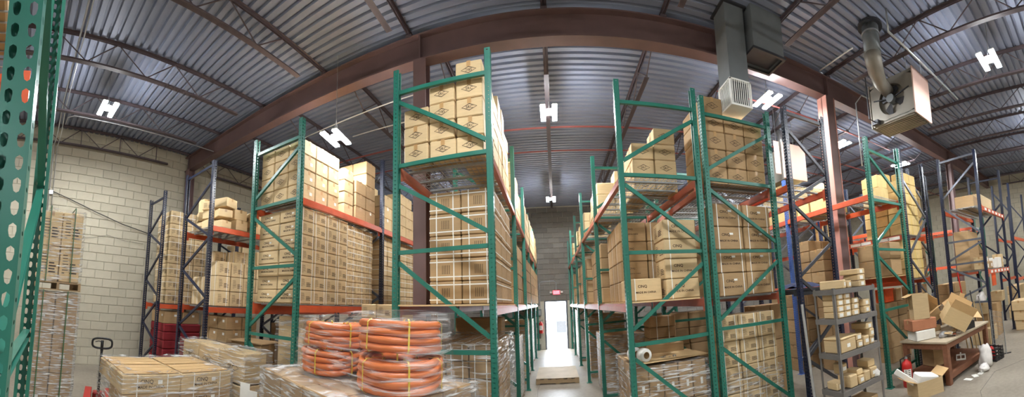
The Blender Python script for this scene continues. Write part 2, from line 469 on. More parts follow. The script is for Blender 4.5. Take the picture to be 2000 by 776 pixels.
# back wall with the exit door's opening
DX0, DX1, DH = -0.47, 0.47, 2.09
wb = MB()
wb.box(XL, DX0, YF, YF + 0.2, 0, ZD + 0.3); wb.box(DX1, XR, YF, YF + 0.2, 0, ZD + 0.3); wb.box(DX0, DX1, YF, YF + 0.2, DH, ZD + 0.3)
wbk = struct('wall_back', wb, 'mortar')
bm_rest = MB()
for kz in range(int(ZD / BH) + 1):
    z = kz * BH + BH / 2; off = (kz % 2) * BW / 2
    for kx in range(-22, 41):
        x = kx * BW + off
        if x - BW / 2 < XL or x + BW / 2 > XR or z > ZD: continue
        x0, x1 = x - (BW - J) / 2, x + (BW - J) / 2
        if z - BH / 2 < DH + 0.05:
            if x1 > DX0 - 0.06 and x0 < DX1 + 0.06: continue
        if -1.3 < x < 1.3:
            link('block', block_mesh(BW - J, BH - J, 'block_gray'), wbk, (x, YF - 0.017 + 0.004 * ((kx * 5 + kz * 3) % 3 - 1), z))
        else:
            bm_rest.box(x0, x1, YF - 0.036, YF, z - (BH - J) / 2, z + (BH - J) / 2)
part('blockwork', bm_rest, 'block_gray', wbk, kind='stuff')
wr = struct('wall_right', MB().box(XR + 0.02, XR + 0.2, YB, YF, 0, ZD + 0.3), 'mortar')
bm_rest = MB()
for kz in range(int(ZD / BH) + 1):
    z = kz * BH + BH / 2; off = (kz % 2) * BW / 2
    for ky in range(-16, 37):
        y = ky * BW + off
        if y - BW / 2 < YB or y + BW / 2 > YF or z > ZD: continue
        if 1.9 < y < 5.2 and 3.3 < z < 6.3: link('block', block_mesh(BW - J, BH - J), wr, (XR + 0.017, y, z), (0, 0, pi / 2))
        else: bm_rest.box(XR, XR + 0.036, y - (BW - J) / 2, y + (BW - J) / 2, z - (BH - J) / 2, z + (BH - J) / 2)
part('blockwork', bm_rest, 'block', wr, kind='stuff')
struct('wall_front', MB().box(XL, XR, YB - 0.2, YB, 0, ZD + 0.3), 'block')
# door: steel frame round the opening, the leaf swung open outside
fr = MB()
fr.box(DX0 - 0.05, DX0 + 0.02, YF - 0.03, YF + 0.2, 0, DH + 0.05); fr.box(DX1 - 0.02, DX1 + 0.05, YF - 0.03, YF + 0.2, 0, DH + 0.05); fr.box(DX0, DX1, YF - 0.03, YF + 0.2, DH, DH + 0.05)
dr = struct('door_1', fr, 'brace_gray')
part('door_leaf', MB().box(DX1 - 0.0, DX1 + 0.045, YF + 0.2, YF + 1.1, 0.01, DH), 'white_board', dr)
part('door_handle', MB().box(DX1 - 0.04, DX1, YF + 0.95, YF + 1.03, 0.98, 1.06), 'galvanised', dr)
# outside
og = struct('trim_1', MB().box(-14, 14, YF + 0.2, 46, -0.2, -0.02), 'outside_ground')
og.name = 'outside_ground'
t = thing('wooden_fence', 'horizontal board fence outside beyond the open exit door', 'fence', (0, 24, 0))
for k in range(5): part('fence_board', MB().box(-6, 6, -0.02, 0.02, 0.12 + k * 0.2, 0.28 + k * 0.2), 'outside_fence', t)
for k in range(-3, 4): part('fence_post', MB().box(k * 2 - 0.05, k * 2 + 0.05, 0.02, 0.12, -0.02, 1.15), 'outside_fence', t)
t = thing('utility_cabinet', 'dark square utility cabinet outside in front of the board fence', 'cabinet', (0.32, 22, -0.02))
part('body', MB().bevbox(-0.4, 0.4, -0.3, 0.3, 0, 1.0, 0.02), 'outside_dark', t)
part('door', MB().box(-0.3, 0.3, -0.32, -0.3, 0.25, 0.9), 'steel_dark', t)

# ribbed steel roof deck, ribs across the bays
def deck():
    mb = MB(); p = 0.152; y = YB; prof = []
    while y < YF:
        prof += [(y, ZD), (y + 0.085, ZD), (y + 0.1, ZD + 0.045), (y + 0.137, ZD + 0.045)]
        y += p
    vs = []; fs = []
    xs = [XL - 0.1, XR + 0.1]
    for (yy, z) in prof: vs += [(xs[0], yy, z), (xs[1], yy, z)]
    for i in range(len(prof) - 1): fs.append((2 * i, 2 * i + 1, 2 * i + 3, 2 * i + 2))
    mb.add(vs, fs)
    mb.box(XL - 0.2, XR + 0.2, YB - 0.2, YF + 0.2, ZD + 0.3, ZD + 0.35)
    return mb
ceil = struct('ceiling', deck(), 'deck_steel')
# girder: wide-flange beam across the hall
GY, GZ = 4.80, 5.93
mb = MB().box(XL, XR, GY - 0.105, GY + 0.105, GZ, GZ + 0.022).box(XL, XR, GY - 0.105, GY + 0.105, GZ + 0.43, GZ + 0.452).box(XL, XR, GY - 0.008, GY + 0.008, GZ + 0.022, GZ + 0.43)
for x in (-1.96, 5.36, 11.6): mb.box(x - 0.012, x + 0.012, GY - 0.1, GY + 0.1, GZ + 0.022, GZ + 0.43)
part('girder', mb, 'primer_brown', ceil)
ZB, ZT = 5.95, 6.46
def joist(x, y0, y1, cut0, cut1, ph=0.0, vert=False):
    mb = MB()
    for s in (-1, 1):
        mb.box(x + s * 0.012 - 0.002, x + s * 0.012 + 0.03 * (1 if s > 0 else -1) + 0.002, y0, y1, ZT - 0.006, ZT) if s > 0 else mb.box(x - 0.045, x - 0.01, y0, y1, ZT - 0.006, ZT)
        mb.box(x + s * 0.014 - 0.003, x + s * 0.014 + 0.003, y0, y1, ZT - 0.05, ZT)
        mb.box(x + s * 0.014 - 0.003, x + s * 0.014 + 0.003, y0 + cut0, y1 - cut1, ZB, ZB + 0.05)
    mb.box(x - 0.045, x + 0.045, y0 + cut0, y1 - cut1, ZB, ZB + 0.006)
    if cut0: mb.box(x - 0.05, x + 0.05, y0 - 0.05, y0 + 0.1, ZT - 0.09, ZT - 0.05)
    if cut1: mb.box(x - 0.05, x + 0.05, y1 - 0.1, y1 + 0.05, ZT - 0.09, ZT - 0.05)
    j = part('roof_joist', mb, 'joist_brown', ceil)
    y = y0 + cut0; up = False; P = 0.56
    pts = [(x, y0 + 0.05, ZT - 0.03)] if cut0 else []
    while y <= y1 - cut1 + 0.01:
        pts.append((x, y, ZT - 0.03 if up else ZB + 0.03)); up = not up; y += P
    if cut1: pts.append((x, y1 - 0.05, ZT - 0.03))
    for a, c in zip(pts, pts[1:]):
        d = Vector(c) - Vector(a)
        if a[1] < -2.5: continue
        me = cached(('web', round(d.length, 2)), lambda: MB().tube([(0, 0, 0), (0, 0, d.length)], 0.011, 6).mesh('web_bar', 'joist_brown'))
        link('web_bar', me, j, a, d.to_track_quat('Z', 'Y').to_euler())
    if vert:
        for a in pts:
            if a[2] > ZT - 0.1 and a[1] > -2.5: part('web_bar', MB().bar((x, a[1], ZB), (x, a[1], ZT), 0.02, 0.02), 'joist_brown', j)
    return j
for x, v in ((-9.12, True), (-7.43, False), (-5.69, False), (-3.92, False), (-2.15, False), (0.0, False), (1.84, False), (3.68, False), (5.40, False), (7.1, False), (8.6, False), (10.1, False), (11.6, False), (13.2, False), (14.8, False), (16.4, True)):
    joist(x, YB, GY - 0.02, 0, 0.75, vert=v)
for x in (-9.12, -7.0, -5.3, -3.55, -1.78, 0.0, 1.78, 3.55, 5.3, 7.0, 8.8, 10.5, 12.2, 14.0, 15.8):
    joist(x, GY + 0.02, YF - 0.02, 0.75, 2.7 if abs(x) < 0.1 else 0.6)
# cross bridging under the joists
mb = MB()
for y in (7.4, 8.6): mb.bar((-8.9, y, ZB + 0.02), (XR - 0.2, y, ZB + 0.02), 0.03, 0.03)
part('bridging', mb, 'conduit_red', ceil)
# columns: I-sections under the girder
def column(x, y, label, light=False):
    mb = MB(); w = 0.105
    mb.box(x - w, x + w, y - w, y - w + 0.016, 0, GZ, 1 if light else 0).box(x - w, x + w, y + w - 0.016, y + w, 0, GZ).box(x - 0.008, x + 0.008, y - w + 0.016, y + w - 0.016, 0, GZ)
    o = struct('steel_column', mb, ['primer_brown', 'primer_light'])
    o['label'] = label; o['category'] = 'column'
    part('base_plate', MB().box(x - 0.18, x + 0.18, y - 0.18, y + 0.18, 0, 0.02), 'primer_brown', o)
column(-1.96, GY, 'brown steel column rising behind the tall green rack by the hoses')
def column2(x, y, label):
    mb = MB(); w = 0.13
    mb.box(x - w, x - w + 0.018, y - w, y + w, 0, GZ).box(x + w - 0.018, x + w, y - w, y + w, 0, GZ).box(x - w, x + w, y - 0.008, y + 0.008, 0, GZ)
    o = struct('steel_column', mb, ['primer_light']); o['label'] = label; o['category'] = 'column'
    mb = MB().box(x + w - 0.0, x + w + 0.004, y - w, y + w, 0, GZ).box(x - w + 0.02, x + w - 0.02, y - w + 0.01, y - 0.01, 0, GZ)  # darker brown fill and skin over the front and right side
    part('web_face', mb, 'primer_brown', o)
column2(5.36, GY, 'pinkish brown steel column beside the blue frame with no shelves')
column(-9.1, GY, 'dark steel column in the corner against the pale block wall')
column(11.7, GY, 'brown steel column far off near the end block wall')

# high-bay lights: two tubes joined by a short bar, hung on a cable
def light(x, y, z, label, rot=0.0, drop=None):
    t = thing('ceiling_light', label, 'light', (x, y, z), rot, 'H shaped high bay lights')
    for s in (-1, 1):
        part('lamp_tube', MB().box(s * 0.115 - 0.045, s * 0.115 + 0.045, -0.28, 0.28, 0, 0.012), 'tube', t)
        part('lamp_housing', MB().bevbox(s * 0.115 - 0.05, s * 0.115 + 0.05, -0.285, 0.285, 0.012, 0.045, 0.01), 'white_plastic', t)
    part('driver_box', MB().bevbox(-0.065, 0.065, -0.09, 0.09, 0.0, 0.06, 0.01), 'white_plastic', t)
    part('lamp_tube', MB().box(-0.062, 0.062, -0.04, 0.04, -0.004, 0.0), 'tube', t)
    mb = MB()
    for s in (-1, 1): mb.tube([(0, s * 0.08, 0.06), (0, 0, 0.35), (0, 0, ZD - z - 0.01)], 0.005, 5)
    part('hanging_cable', mb, 'conduit', t)
LZ = 5.72
light(-6.6, 1.5, LZ, 'glowing H shaped light over the wrapped pallets by the block wall', pi / 2)
light(-3.47, 4.56, 4.9, 'glowing H shaped light behind cartons atop the green rack by the hoses', 0.15)
light(0.02, 6.4, LZ, 'glowing H shaped light over the near end of the aisle')
light(-0.02, 12.0, LZ, 'small distant H shaped light over the far end of the aisle')
light(4.1, 5.2, LZ, 'glowing H shaped light beside the grille duct')
light(7.05, 5.95, LZ, 'glowing H shaped light between column and lone green frame')
light(9.9, 5.8, LZ, 'small glowing light above the yellow carton piles')
light(6.1, 1.5, LZ, 'glowing H shaped light past the pink heater panel', pi / 2)
for x, y in ((-0.2, 1.35), (-6.4, -3.5), (5.9, -3.5), (11.5, 1.5), (-4.4, 11.5), (4.3, 11.8), (11.5, -3.5), (0.0, -4.8), (10.5, 11.5)):  # unseen, added because the hall needs their light; first one follows a brace's shadow
    light(x, y, LZ, 'glowing H shaped light out of sight under the roof deck')

# ================================================================== PALLET RACKS
def cell(mb, A, U, V, hole, sq=False):
    """one square of sheet from corner A spanned by U, V with a hole (polygon in 0..1 coordinates, 8 points)"""
    out = [(0, 0), (.5, 0), (1, 0), (1, .5), (1, 1), (.5, 1), (0, 1), (0, .5)]
    vs = [A + U * a + V * c for a, c in out] + [A + U * a + V * c for a, c in hole]
    mb.add(vs, [(i, (i + 1) % 8, 8 + (i + 1) % 8, 8 + i) for i in range(8)])
TEAR = [(.34, .24), (.5, .16), (.66, .24), (.74, .5), (.72, .72), (.5, .84), (.28, .72), (.26, .5)]
DOT = [(.5 + .17 * cos(a), .5 + .11 * sin(a)) for a in [pi * 1.25 + k * pi / 4 for k in range(8)]]
def post_mesh(h, paint, side, W_=0.078, D_=0.07):
    """cold-rolled C post with punched holes; the web faces side*X, the open back faces the other post"""
    def f():
        mb = MB(); n = int(h / 0.0508); p = h / n; x = side * D_ / 2
        for k in range(n):
            z = k * p
            for y0, y1 in ((-W_ / 2, 0), (0, W_ / 2)):
                cell(mb, Vector((x, y0, z)), Vector((0, y1 - y0, 0)), Vector((0, 0, p)), TEAR)
            for y in (-W_ / 2, W_ / 2):
                cell(mb, Vector((x, y, z)), Vector((-side * D_, 0, 0)), Vector((0, 0, p)), DOT)
        for y in (-1, 1):
            a, c = sorted((y * W_ / 2, y * (W_ / 2 - 0.018)))
            mb.box(min(-x, -x + side * 0.003), max(-x, -x + side * 0.003), a, c, 0, h)
        return mb.mesh('post', paint)
    return cached(('post', round(h, 2), paint, side), f)
def plate_mesh(paint):
    return cached(('plate', paint), lambda: MB().box(-0.07, 0.07, -0.065, 0.065, 0, 0.008).tube([(0.05, -0.045, 0.008), (0.05, -0.045, 0.03)], 0.008, 6).tube([(0.05, 0.045, 0.008), (0.05, 0.045, 0.03)], 0.008, 6).mesh('foot_plate', paint))
PAINT = {'g': 'green_paint', 'b': 'blue_paint'}
def frame(root, P0, P1, tops, pattern, paint, feet=True, w=0.03, br=None, zmin=0):
    """upright frame: post at P0 and at P1 (x, y), struts between them listed as heights (at P0, at P1)"""
    o = root.location
    P0 = Vector((*P0, 0)); P1 = Vector((*P1, 0)); d = P1 - P0; L = d.length
    rz = atan2(d.y, d.x)
    for P, side, top in ((P0, -1, tops[0]), (P1, 1, tops[1])):
        link('post', post_mesh(top, paint, side), root, (P.x - o.x, P.y - o.y, 0), (0, 0, rz))
        if feet: link('foot_plate', plate_mesh(paint), root, (P.x - o.x, P.y - o.y, 0), (0, 0, rz))
    u = d / L
    n = Vector((-u.y, u.x, 0))
    for za, zb in pattern:
        a = P0 + u * 0.036 - Vector((o.x, o.y, 0)); c = P1 - u * 0.036 - Vector((o.x, o.y, 0))
        a.z, c.z = za, zb
        diag = abs(za - zb) > 0.1
        mb = MB(); dv = c - a; l = dv.length; zz = dv / l; yy = n; xx = yy.cross(zz)
        M = Matrix((xx, yy, zz)).transposed().to_4x4(); M.translation = a
        # lipped channel: back and two flanges
        h = 0.024
        mb.box(-h, h, -0.018, -0.015, 0, l, 0, M).box(-h, -h + 0.003, -0.015, 0.018, 0, l, 0, M).box(h - 0.003, h, -0.015, 0.018, 0, l, 0, M)
        part('brace' if diag else 'cross_strut', mb, br or paint, root)
        if diag and (br or paint):
            pass
def beam(root, a, c, paint='orange_paint', h=0.105, plates=True, lab=False):
    """step beam between two points (x, y, z of its top) with a hooked plate at either end"""
    o = root.location
    a = Vector(a) - Vector((o.x, o.y, 0)); c = Vector(c) - Vector((o.x, o.y, 0))
    d = c - a; l = d.length; rz = atan2(d.y, d.x)
    mb = MB().box(0, l, -0.028, 0.012, -h, 0).box(0, l, 0.012, 0.028, -h, -0.03)
    b = part('beam', mb, paint, root, a, (0, 0, rz))
    if plates:
        for x in (0.0, l - 0.05): part('beam_hook', MB().box(x, x + 0.05, -0.036, -0.028, -h - 0.07, 0.02), paint, b)
    return b
def wire_mesh(lx, ly, chan=True):
    def f():
        mb = MB()
        nx = max(2, int(lx / 0.062)); ny = max(2, int(ly / 0.102))
        for i in range(nx + 1): mb.bar((i * lx / nx, 0, 0.003), (i * lx / nx, ly, 0.003), 0.006, 0.006)
        for j in range(ny + 1): mb.bar((0, j * ly / ny, -0.003), (lx, j * ly / ny, -0.003), 0.006, 0.006)
        for k in range(3):
            y = ly * (k + 0.5) / 3
            mb.box(0, lx, y - 0.025, y + 0.025, -0.03, -0.007)
        return mb.mesh('wire_deck', 'galvanised')
    return cached(('deck', round(lx, 2), round(ly, 2)), f)
def wire_deck(root, x0, x1, y0, y1, z, n=2):
    o = root.location; L_ = (y1 - y0) / n
    for k in range(n):
        link('wire_deck', wire_mesh(x1 - x0, L_ - 0.01), root, (x0 - o.x, y0 + k * L_ - o.y, z + 0.0))
def board_deck(root, x0, x1, y0, y1, z, m_='plywood', t=0.018):
    o = root.location
    part('shelf_board', MB().box(x0 - o.x, x1 - o.x, y0 - o.y, y1 - o.y, z, z + t), m_, root)
def bays(root, fr, levels, lx, rx, paint=None, boards=(), y_ok=None, hl=0.105):
    """beams along Y between frames fr = [(y, xl, xr)], one pair for each level; wire decks on top"""
    for (y0, a0, b0), (y1, a1, b1) in zip(fr, fr[1:]):
        for li, z in enumerate(levels):
            pt = paint or 'orange_paint'
            beam(root, (a0, y0 + 0.04, z), (a1, y1 - 0.04, z), pt, hl)
            beam(root, (b1, y1 - 0.04, z), (b0, y0 + 0.04, z), pt, hl)
            xa, xb = max(a0, a1) + 0.03, min(b0, b1) - 0.03
            if li in boards: board_deck(root, xa - 0.02, xb + 0.02, y0 - 0.02, y1 - 0.06, z + 0.003)
            else: wire_deck(root, xa, xb, y0 + 0.06, y1 - 0.06, z + 0.008)

# ---- A: tall green rack behind the hoses, running down the aisle's near side
A = thing('pallet_rack', 'long tall green rack rising behind the orange hoses, facing the aisle', 'rack', (-1.25, 3.66, 0))
PA = [(4.68, 4.69), (3.72, 3.74), (2.64, 2.66), (1.5, 1.5), (4.55, 3.88), (3.47, 2.82), (2.52, 1.66), (1.4, 0.6), (0.25, 0.25)]
frA = [(3.66, -1.83, -0.67), (6.1, -1.80, -0.70), (8.25, -1.80, -0.72), (10.65, -1.86, -0.79), (13.0, -1.88, -0.80), (15.2, -1.89, -0.81)]
for (y, a, b_), tp in zip(frA, (4.98, 4.94, 4.9, 4.9, 4.9, 4.86)):
    frame(A, (a, y), (b_, y), (tp, tp), PA, 'green_paint')
bays(A, frA, (2.0, 3.73), 0, 0, 'red_beam_paint', boards=(0,))
# ---- E: green rack across the aisle
E_ = thing('pallet_rack', 'green rack with bare wire shelf above the white tape rolls', 'rack', (1.5, 4.25, 0))
PE = [(4.63, 4.62), (3.63, 3.62), (2.6, 2.6), (1.43, 1.47), (3.82, 4.45), (3.5, 2.73), (2.43, 1.62)[::-1], (1.26, 0.35), (0.25, 0.25)]
frE = [(4.25, 0.915, 2.01), (6.5, 0.84, 1.9), (8.75, 0.76, 1.82), (11.1, 0.73, 1.79), (13.4, 0.69, 1.75), (15.3, 0.66, 1.72)]
for (y, a, b_), tp in zip(frE, (4.93, 4.86, 4.86, 4.86, 4.86, 4.8)):
    frame(E_, (a, y), (b_, y), (tp, tp), PE, 'green_paint')
bays(E_, frE, (1.95, 3.63), 0, 0, 'red_beam_paint', boards=(0,))
# ---- F: green rack back to back with E
F_ = thing('pallet_rack', 'green rack full of big cartons below the grille duct', 'rack', (2.8, 4.33, 0))
PF = [(4.64, 4.62), (3.66, 3.64), (2.6, 2.6), (1.5, 1.5), (3.81, 4.48), (3.5, 2.74), (1.63, 2.43), (1.23, 0.32), (0.25, 0.25)]
frF = [(4.33, 2.18, 3.35), (6.7, 2.16, 3.32), (9.1, 2.14, 3.3)]
for (y, a, b_) in frF: frame(F_, (a, y), (b_, y), (4.9, 4.88), PF, 'green_paint')
bays(F_, frF, (1.93, 3.62), 0, 0, 'red_beam_paint')
# ---- B: green front frame, blue rear frames
B_ = thing('pallet_rack', 'green fronted rack with bright orange beams and dense carton wall', 'rack', (-3.95, 3.62, 0))
PB = [(4.54, 4.54), (3.58, 3.58), (2.57, 2.57), (1.5, 1.5), (3.75, 4.38), (3.42, 2.73), (1.62, 2.38), (1.35, 0.5), (0.25, 0.25)]
frB = [(3.62, -4.46, -3.40), (6.05, -4.45, -3.36), (8.5, -4.45, -3.36)]
frame(B_, (-4.46, 3.62), (-3.40, 3.62), (4.81, 4.82), PB, 'green_paint')
ZZ = lambda top, n, lo=0.3, s=0: [((lo + (top - lo) * k / n), (lo + (top - lo) * (k + 1) / n)) if (k + s) % 2 == 0 else ((lo + (top - lo) * (k + 1) / n), (lo + (top - lo) * k / n)) for k in range(n)]
for y, a, b_ in frB[1:]: frame(B_, (a, y), (b_, y), (4.98, 5.05), ZZ(4.7, 7), 'blue_paint', br='brace_gray')
bays(B_, frB, (1.99, 3.6), 0, 0)
# ---- C, D: blue racks toward the block wall
C_ = thing('pallet_rack', 'blue rack with orange beams standing next to the green fronted one', 'rack', (-6.2, 3.5, 0))
PC = [(4.68, 4.7), (3.8, 4.37), (3.77, 3.27), (2.67, 3.22), (2.62, 2.05), (1.45, 2.02), (1.4, 0.85), (0.25, 0.8)]
frC = [(3.5, -6.71, -5.63), (5.9, -6.72, -5.6), (8.3, -6.72, -5.6)]
for i, (y, a, b_) in enumerate(frC): frame(C_, (a, y), (b_, y), (4.78, 4.78), PC, 'blue_paint', br='blue_paint' if i == 0 else 'brace_gray')
bays(C_, frC, (1.87, 3.47), 0, 0)
D_ = thing('pallet_rack', 'blue rack standing against the pale block wall', 'rack', (-8.25, 3.4, 0))
PD = [(4.5, 4.5), (3.7, 4.2), (3.68, 3.28), (2.5, 3.1), (2.43, 2.02), (1.35, 1.9), (1.3, 0.89), (0.3, 0.85)]
frD = [(3.4, -8.6, -7.7), (5.7, -8.6, -7.7), (8.0, -8.6, -7.7)]
for (y, a, b_) in frD: frame(D_, (a, y), (b_, y), (4.62, 4.66), PD, 'blue_paint', br='blue_paint')
bays(D_, frD, (1.83,), 0, 0)
# ---- G: blue frame by the column, then H green/blue over the bench, J blue, K across the end
G_ = thing('pallet_rack', 'blue rack with bare wire shelf beside the pinkish column', 'rack', (3.85, 4.02, 0))
PG = [(4.77, 4.77), (3.38, 3.82), (3.27, 2.71), (2.16, 2.69), (2.1, 1.5), (0.9, 1.48), (0.85, 0.3), (4.5, 3.9)]
frG = [(4.02, 3.47, 4.31), (6.35, 3.47, 4.31)]
frame(G_, (3.47, 4.02), (4.31, 4.02), (4.86, 4.9), PG, 'blue_paint', br='steel_dark')
frame(G_, (3.47, 6.35), (4.31, 6.35), (4.4, 4.4), ZZ(4.2, 6), 'blue_paint', br='brace_gray')
bays(G_, frG, (3.62,), 0, 0)
H_ = thing('pallet_rack', 'green fronted rack with orange beam behind the gray shelving unit', 'rack', (5.7, 3.67, 0))
PH = [(4.4, 4.36), (4.3, 3.64), (3.46, 3.48), (2.65, 3.37), (2.54, 2.53), (2.41, 1.7), (1.4, 1.4), (1.35, 0.5), (0.25, 0.25)]
frame(H_, (5.07, 3.67), (6.12, 3.67), (4.62, 4.66), PH, 'green_paint')
frame(H_, (5.07, 6.1), (6.12, 6.1), (4.5, 4.5), ZZ(4.3, 6), 'light_blue_paint', br='brace_gray')
frame(H_, (5.07, 8.5), (6.12, 8.5), (4.5, 4.5), ZZ(4.3, 6), 'blue_paint', br='brace_gray')
frH = [(3.67, 5.07, 6.12), (6.1, 5.07, 6.12), (8.5, 5.07, 6.12)]
for z in (3.56, 2.0):
    for (y0, a0, b0), (y1, a1, b1) in zip(frH, frH[1:]):
        if z > 3 : beam(H_, (a0, y0 + 0.04, z), (a1, y1 - 0.04, z), 'orange_paint')
        beam(H_, (b1, y1 - 0.04, z), (b0, y0 + 0.04, z), 'orange_paint')
wire_deck(H_, 5.1, 6.09, 3.73, 4.6, 3.57, 1); wire_deck(H_, 5.1, 6.09, 5.0, 6.04, 3.57, 1); wire_deck(H_, 5.1, 6.09, 6.16, 8.44, 3.57)
board_deck(H_, 5.66, 6.12, 3.72, 6.0, 2.003)
J_ = thing('pallet_rack', 'blue rack stacked with bulging yellowish cartons behind the workbench', 'rack', (6.9, 3.78, 0))
PJ = [(4.1, 3.35), (2.45, 3.3), (2.35, 1.6), (0.9, 1.5)]
frJ = [(3.78, 6.42, 7.4), (6.2, 6.42, 7.4), (8.6, 6.42, 7.4)]
frame(J_, (6.42, 3.78), (7.4, 3.78), (4.76, 4.66), PJ, 'blue_paint', br='brace_gray')
for y, a, b_ in frJ[1:]: frame(J_, (a, y), (b_, y), (4.6, 4.6), ZZ(4.3, 6), 'blue_paint', br='brace_gray')
bays(J_, frJ, (1.9, 2.9), 0, 0)
for y0, tx in ((3.95, '0'), (4.75, '2')):
    part('shelf_label', MB().box(-0.5185, -0.517, y0 - 3.78, y0 + 0.62 - 3.78, 2.81, 2.88), 'paper', J_)
    vs, fs = text_mesh(tx, None, 0.02)
    part('label_lettering', MB().add([(-0.5205, y0 + 0.3 - 3.78 - v[0] * 0.04, 2.845 + v[2] * 0.04) for v in vs], fs), 'ink', J_)
K_ = thing('pallet_rack', 'blue rack turned crosswise behind the bench end, topped by a big carton', 'rack', (8.1, 3.1, 0))
PK = [(4.8, 4.84), (3.86, 4.62), (3.6, 2.88), (2.72, 2.73), (2.25, 2.66), (2.14, 2.16), (2.05, 1.62), (1.2, 1.55), (1.15, 1.15)]
frame(K_, (8.1, 3.62), (8.1, 2.62), (4.9, 4.94), PK, 'blue_paint', br='brace_gray')
frame(K_, (10.3, 3.62), (10.3, 2.62), (4.9, 4.94), [(4.7, 4.7), (3.0, 3.9), (2.9, 2.2), (2.0, 2.0)], 'blue_paint')
for z in (3.55, 1.93):
    b1 = beam(K_, (8.14, 2.62, z), (10.26, 2.62, z), 'orange_paint')
    b2 = beam(K_, (10.26, 3.62, z), (8.14, 3.62, z), 'orange_paint')
    for k in range(6): part('shelf_label', MB().box(0.25 + k * 0.33, 0.43 + k * 0.33, -0.0305, -0.0285, -0.085, -0.02), 'paper', b1)
wire_deck(K_, 8.15, 10.25, 2.66, 3.58, 3.56, 1); wire_deck(K_, 8.15, 10.25, 2.66, 3.58, 1.94, 1)
# more racks beyond
Lr = thing('pallet_rack', 'farther blue rack seen through the crosswise one, orange shelves', 'rack', (8.4, 4.4, 0))
frL = [(4.5, 8.0, 9.0), (6.9, 8.0, 9.0), (9.3, 8.0, 9.0)]
for y, a, b_ in frL: frame(Lr, (a, y), (b_, y), (4.85, 4.85), ZZ(4.6, 6), 'blue_paint', br='brace_gray')
bays(Lr, frL, (1.9, 3.35), 0, 0)
Mr = thing('pallet_rack', 'slim green rack frames far off before the end block wall', 'rack', (13.5, 4.6, 0))
frM = [(4.3, 12.4, 13.5), (6.7, 12.4, 13.5)]
for y, a, b_ in frM: frame(Mr, (a, y), (b_, y), (4.9, 4.9), ZZ(4.6, 6), 'green_paint')
bays(Mr, frM, (2.2, 3.6), 0, 0)
Nr = thing('pallet_rack', 'blue rack frame at the far edge by the end block wall', 'rack', (12.4, 3.0, 0))
frame(Nr, (12.0, 3.35), (12.0, 2.75), (4.9, 4.9), ZZ(4.6, 6), 'blue_paint')
frame(Nr, (14.3, 3.35), (14.3, 2.75), (4.9, 4.9), ZZ(4.6, 6), 'blue_paint')
for z in (3.0, 1.5):
    beam(Nr, (12.04, 2.75, z), (14.26, 2.75, z), 'orange_paint'); beam(Nr, (14.26, 3.35, z), (12.04, 3.35, z), 'orange_paint')
# near frame at the very edge, looking up at it
Z_ = thing('pallet_rack', 'close green frame with large teardrop holes at the picture edge', 'rack', (-1.3, 0, 0))
frame(Z_, (-1.84, 0.085), (-0.79, -0.035), (4.9, 4.9), [(4.5, 4.5), (4.2, 3.4), (2.55, 3.3), (2.5, 1.8), (1.75, 1.75)], 'green_paint', br='green_paint')
frame(Z_, (-1.99, -2.4), (-0.94, -2.46), (4.9, 4.9), [(4.5, 4.5), (4.2, 3.4)], 'green_paint')
for z in (1.3, 3.15):
    beam(Z_, (-0.81, -0.09, z), (-0.94, -2.42, z), 'orange_paint'); beam(Z_, (-1.99, -2.36, z), (-1.86, -0.03, z), 'orange_paint')
    wire_deck(Z_, -1.8, -0.98, -2.36, -0.12, z + 0.008, 2)

# ================================================================== CARTONS ON THE RACKS
# A: upper shelf, diamond printed cartons
P_ = 'top shelf of rack behind hoses'
stack(P_, 'diamond-printed carton', -1.76, 3.715, 3.765, (3, 6, 6), (0.333, 0.36, 0.232), show='front right', heights=[[3, 3, 3, 3, 3, 3], [4, 4, 4, 4, 4, 4], [5, 5, 5, 6, 6, 5]], prints=(('src', '-y'),), tape='y', jr=0.06, rflip=True)
stack('middle shelf of rack behind hoses', 'strapped big carton', -1.545, 4.02, 2.03, (2, 3, 5), (0.42, 0.5, 0.282), show='front right', mt='cardboard_brown', straps=(('y', -0.11), ('y', 0.11), ('z', 0.05), ('z', 0.235)), prints=(('marks', '-y'),), tape=None, jr=0.02)
stack('wrapped pallet under the hoses rack', 'strapped flat carton', -1.62, 3.98, 0.14, (3, 4, 7), (0.285, 0.36, 0.2), show='front right', top=True, mt='cardboard_brown', straps=(('y', -0.07), ('y', 0.07)), tape=None)
for b_ in range(1, 5):
    y0 = frA[b_][0] + 0.12; L_ = frA[b_ + 1][0] - frA[b_][0] - 0.24
    n = int(L_ / 0.42)
    nm = ['second', 'third', 'fourth', 'fifth'][b_ - 1]
    stack(f'upper shelf of {nm} bay behind hoses', 'tan carton', -1.1, y0, 3.755, (1, n, 4), (0.36, 0.41, 0.24), show='front right', heights=[[4, 3, 4, 3, 4][:n]], mt='cardboard_pale', tape='x')
    stack(f'lower shelf of {nm} bay behind hoses', 'strapped carton', -1.18, y0, 2.03, (1, n, 4), (0.44, 0.41, 0.3), show='front right', mt='cardboard_brown', straps=(('x', 0.0),), tape=None)
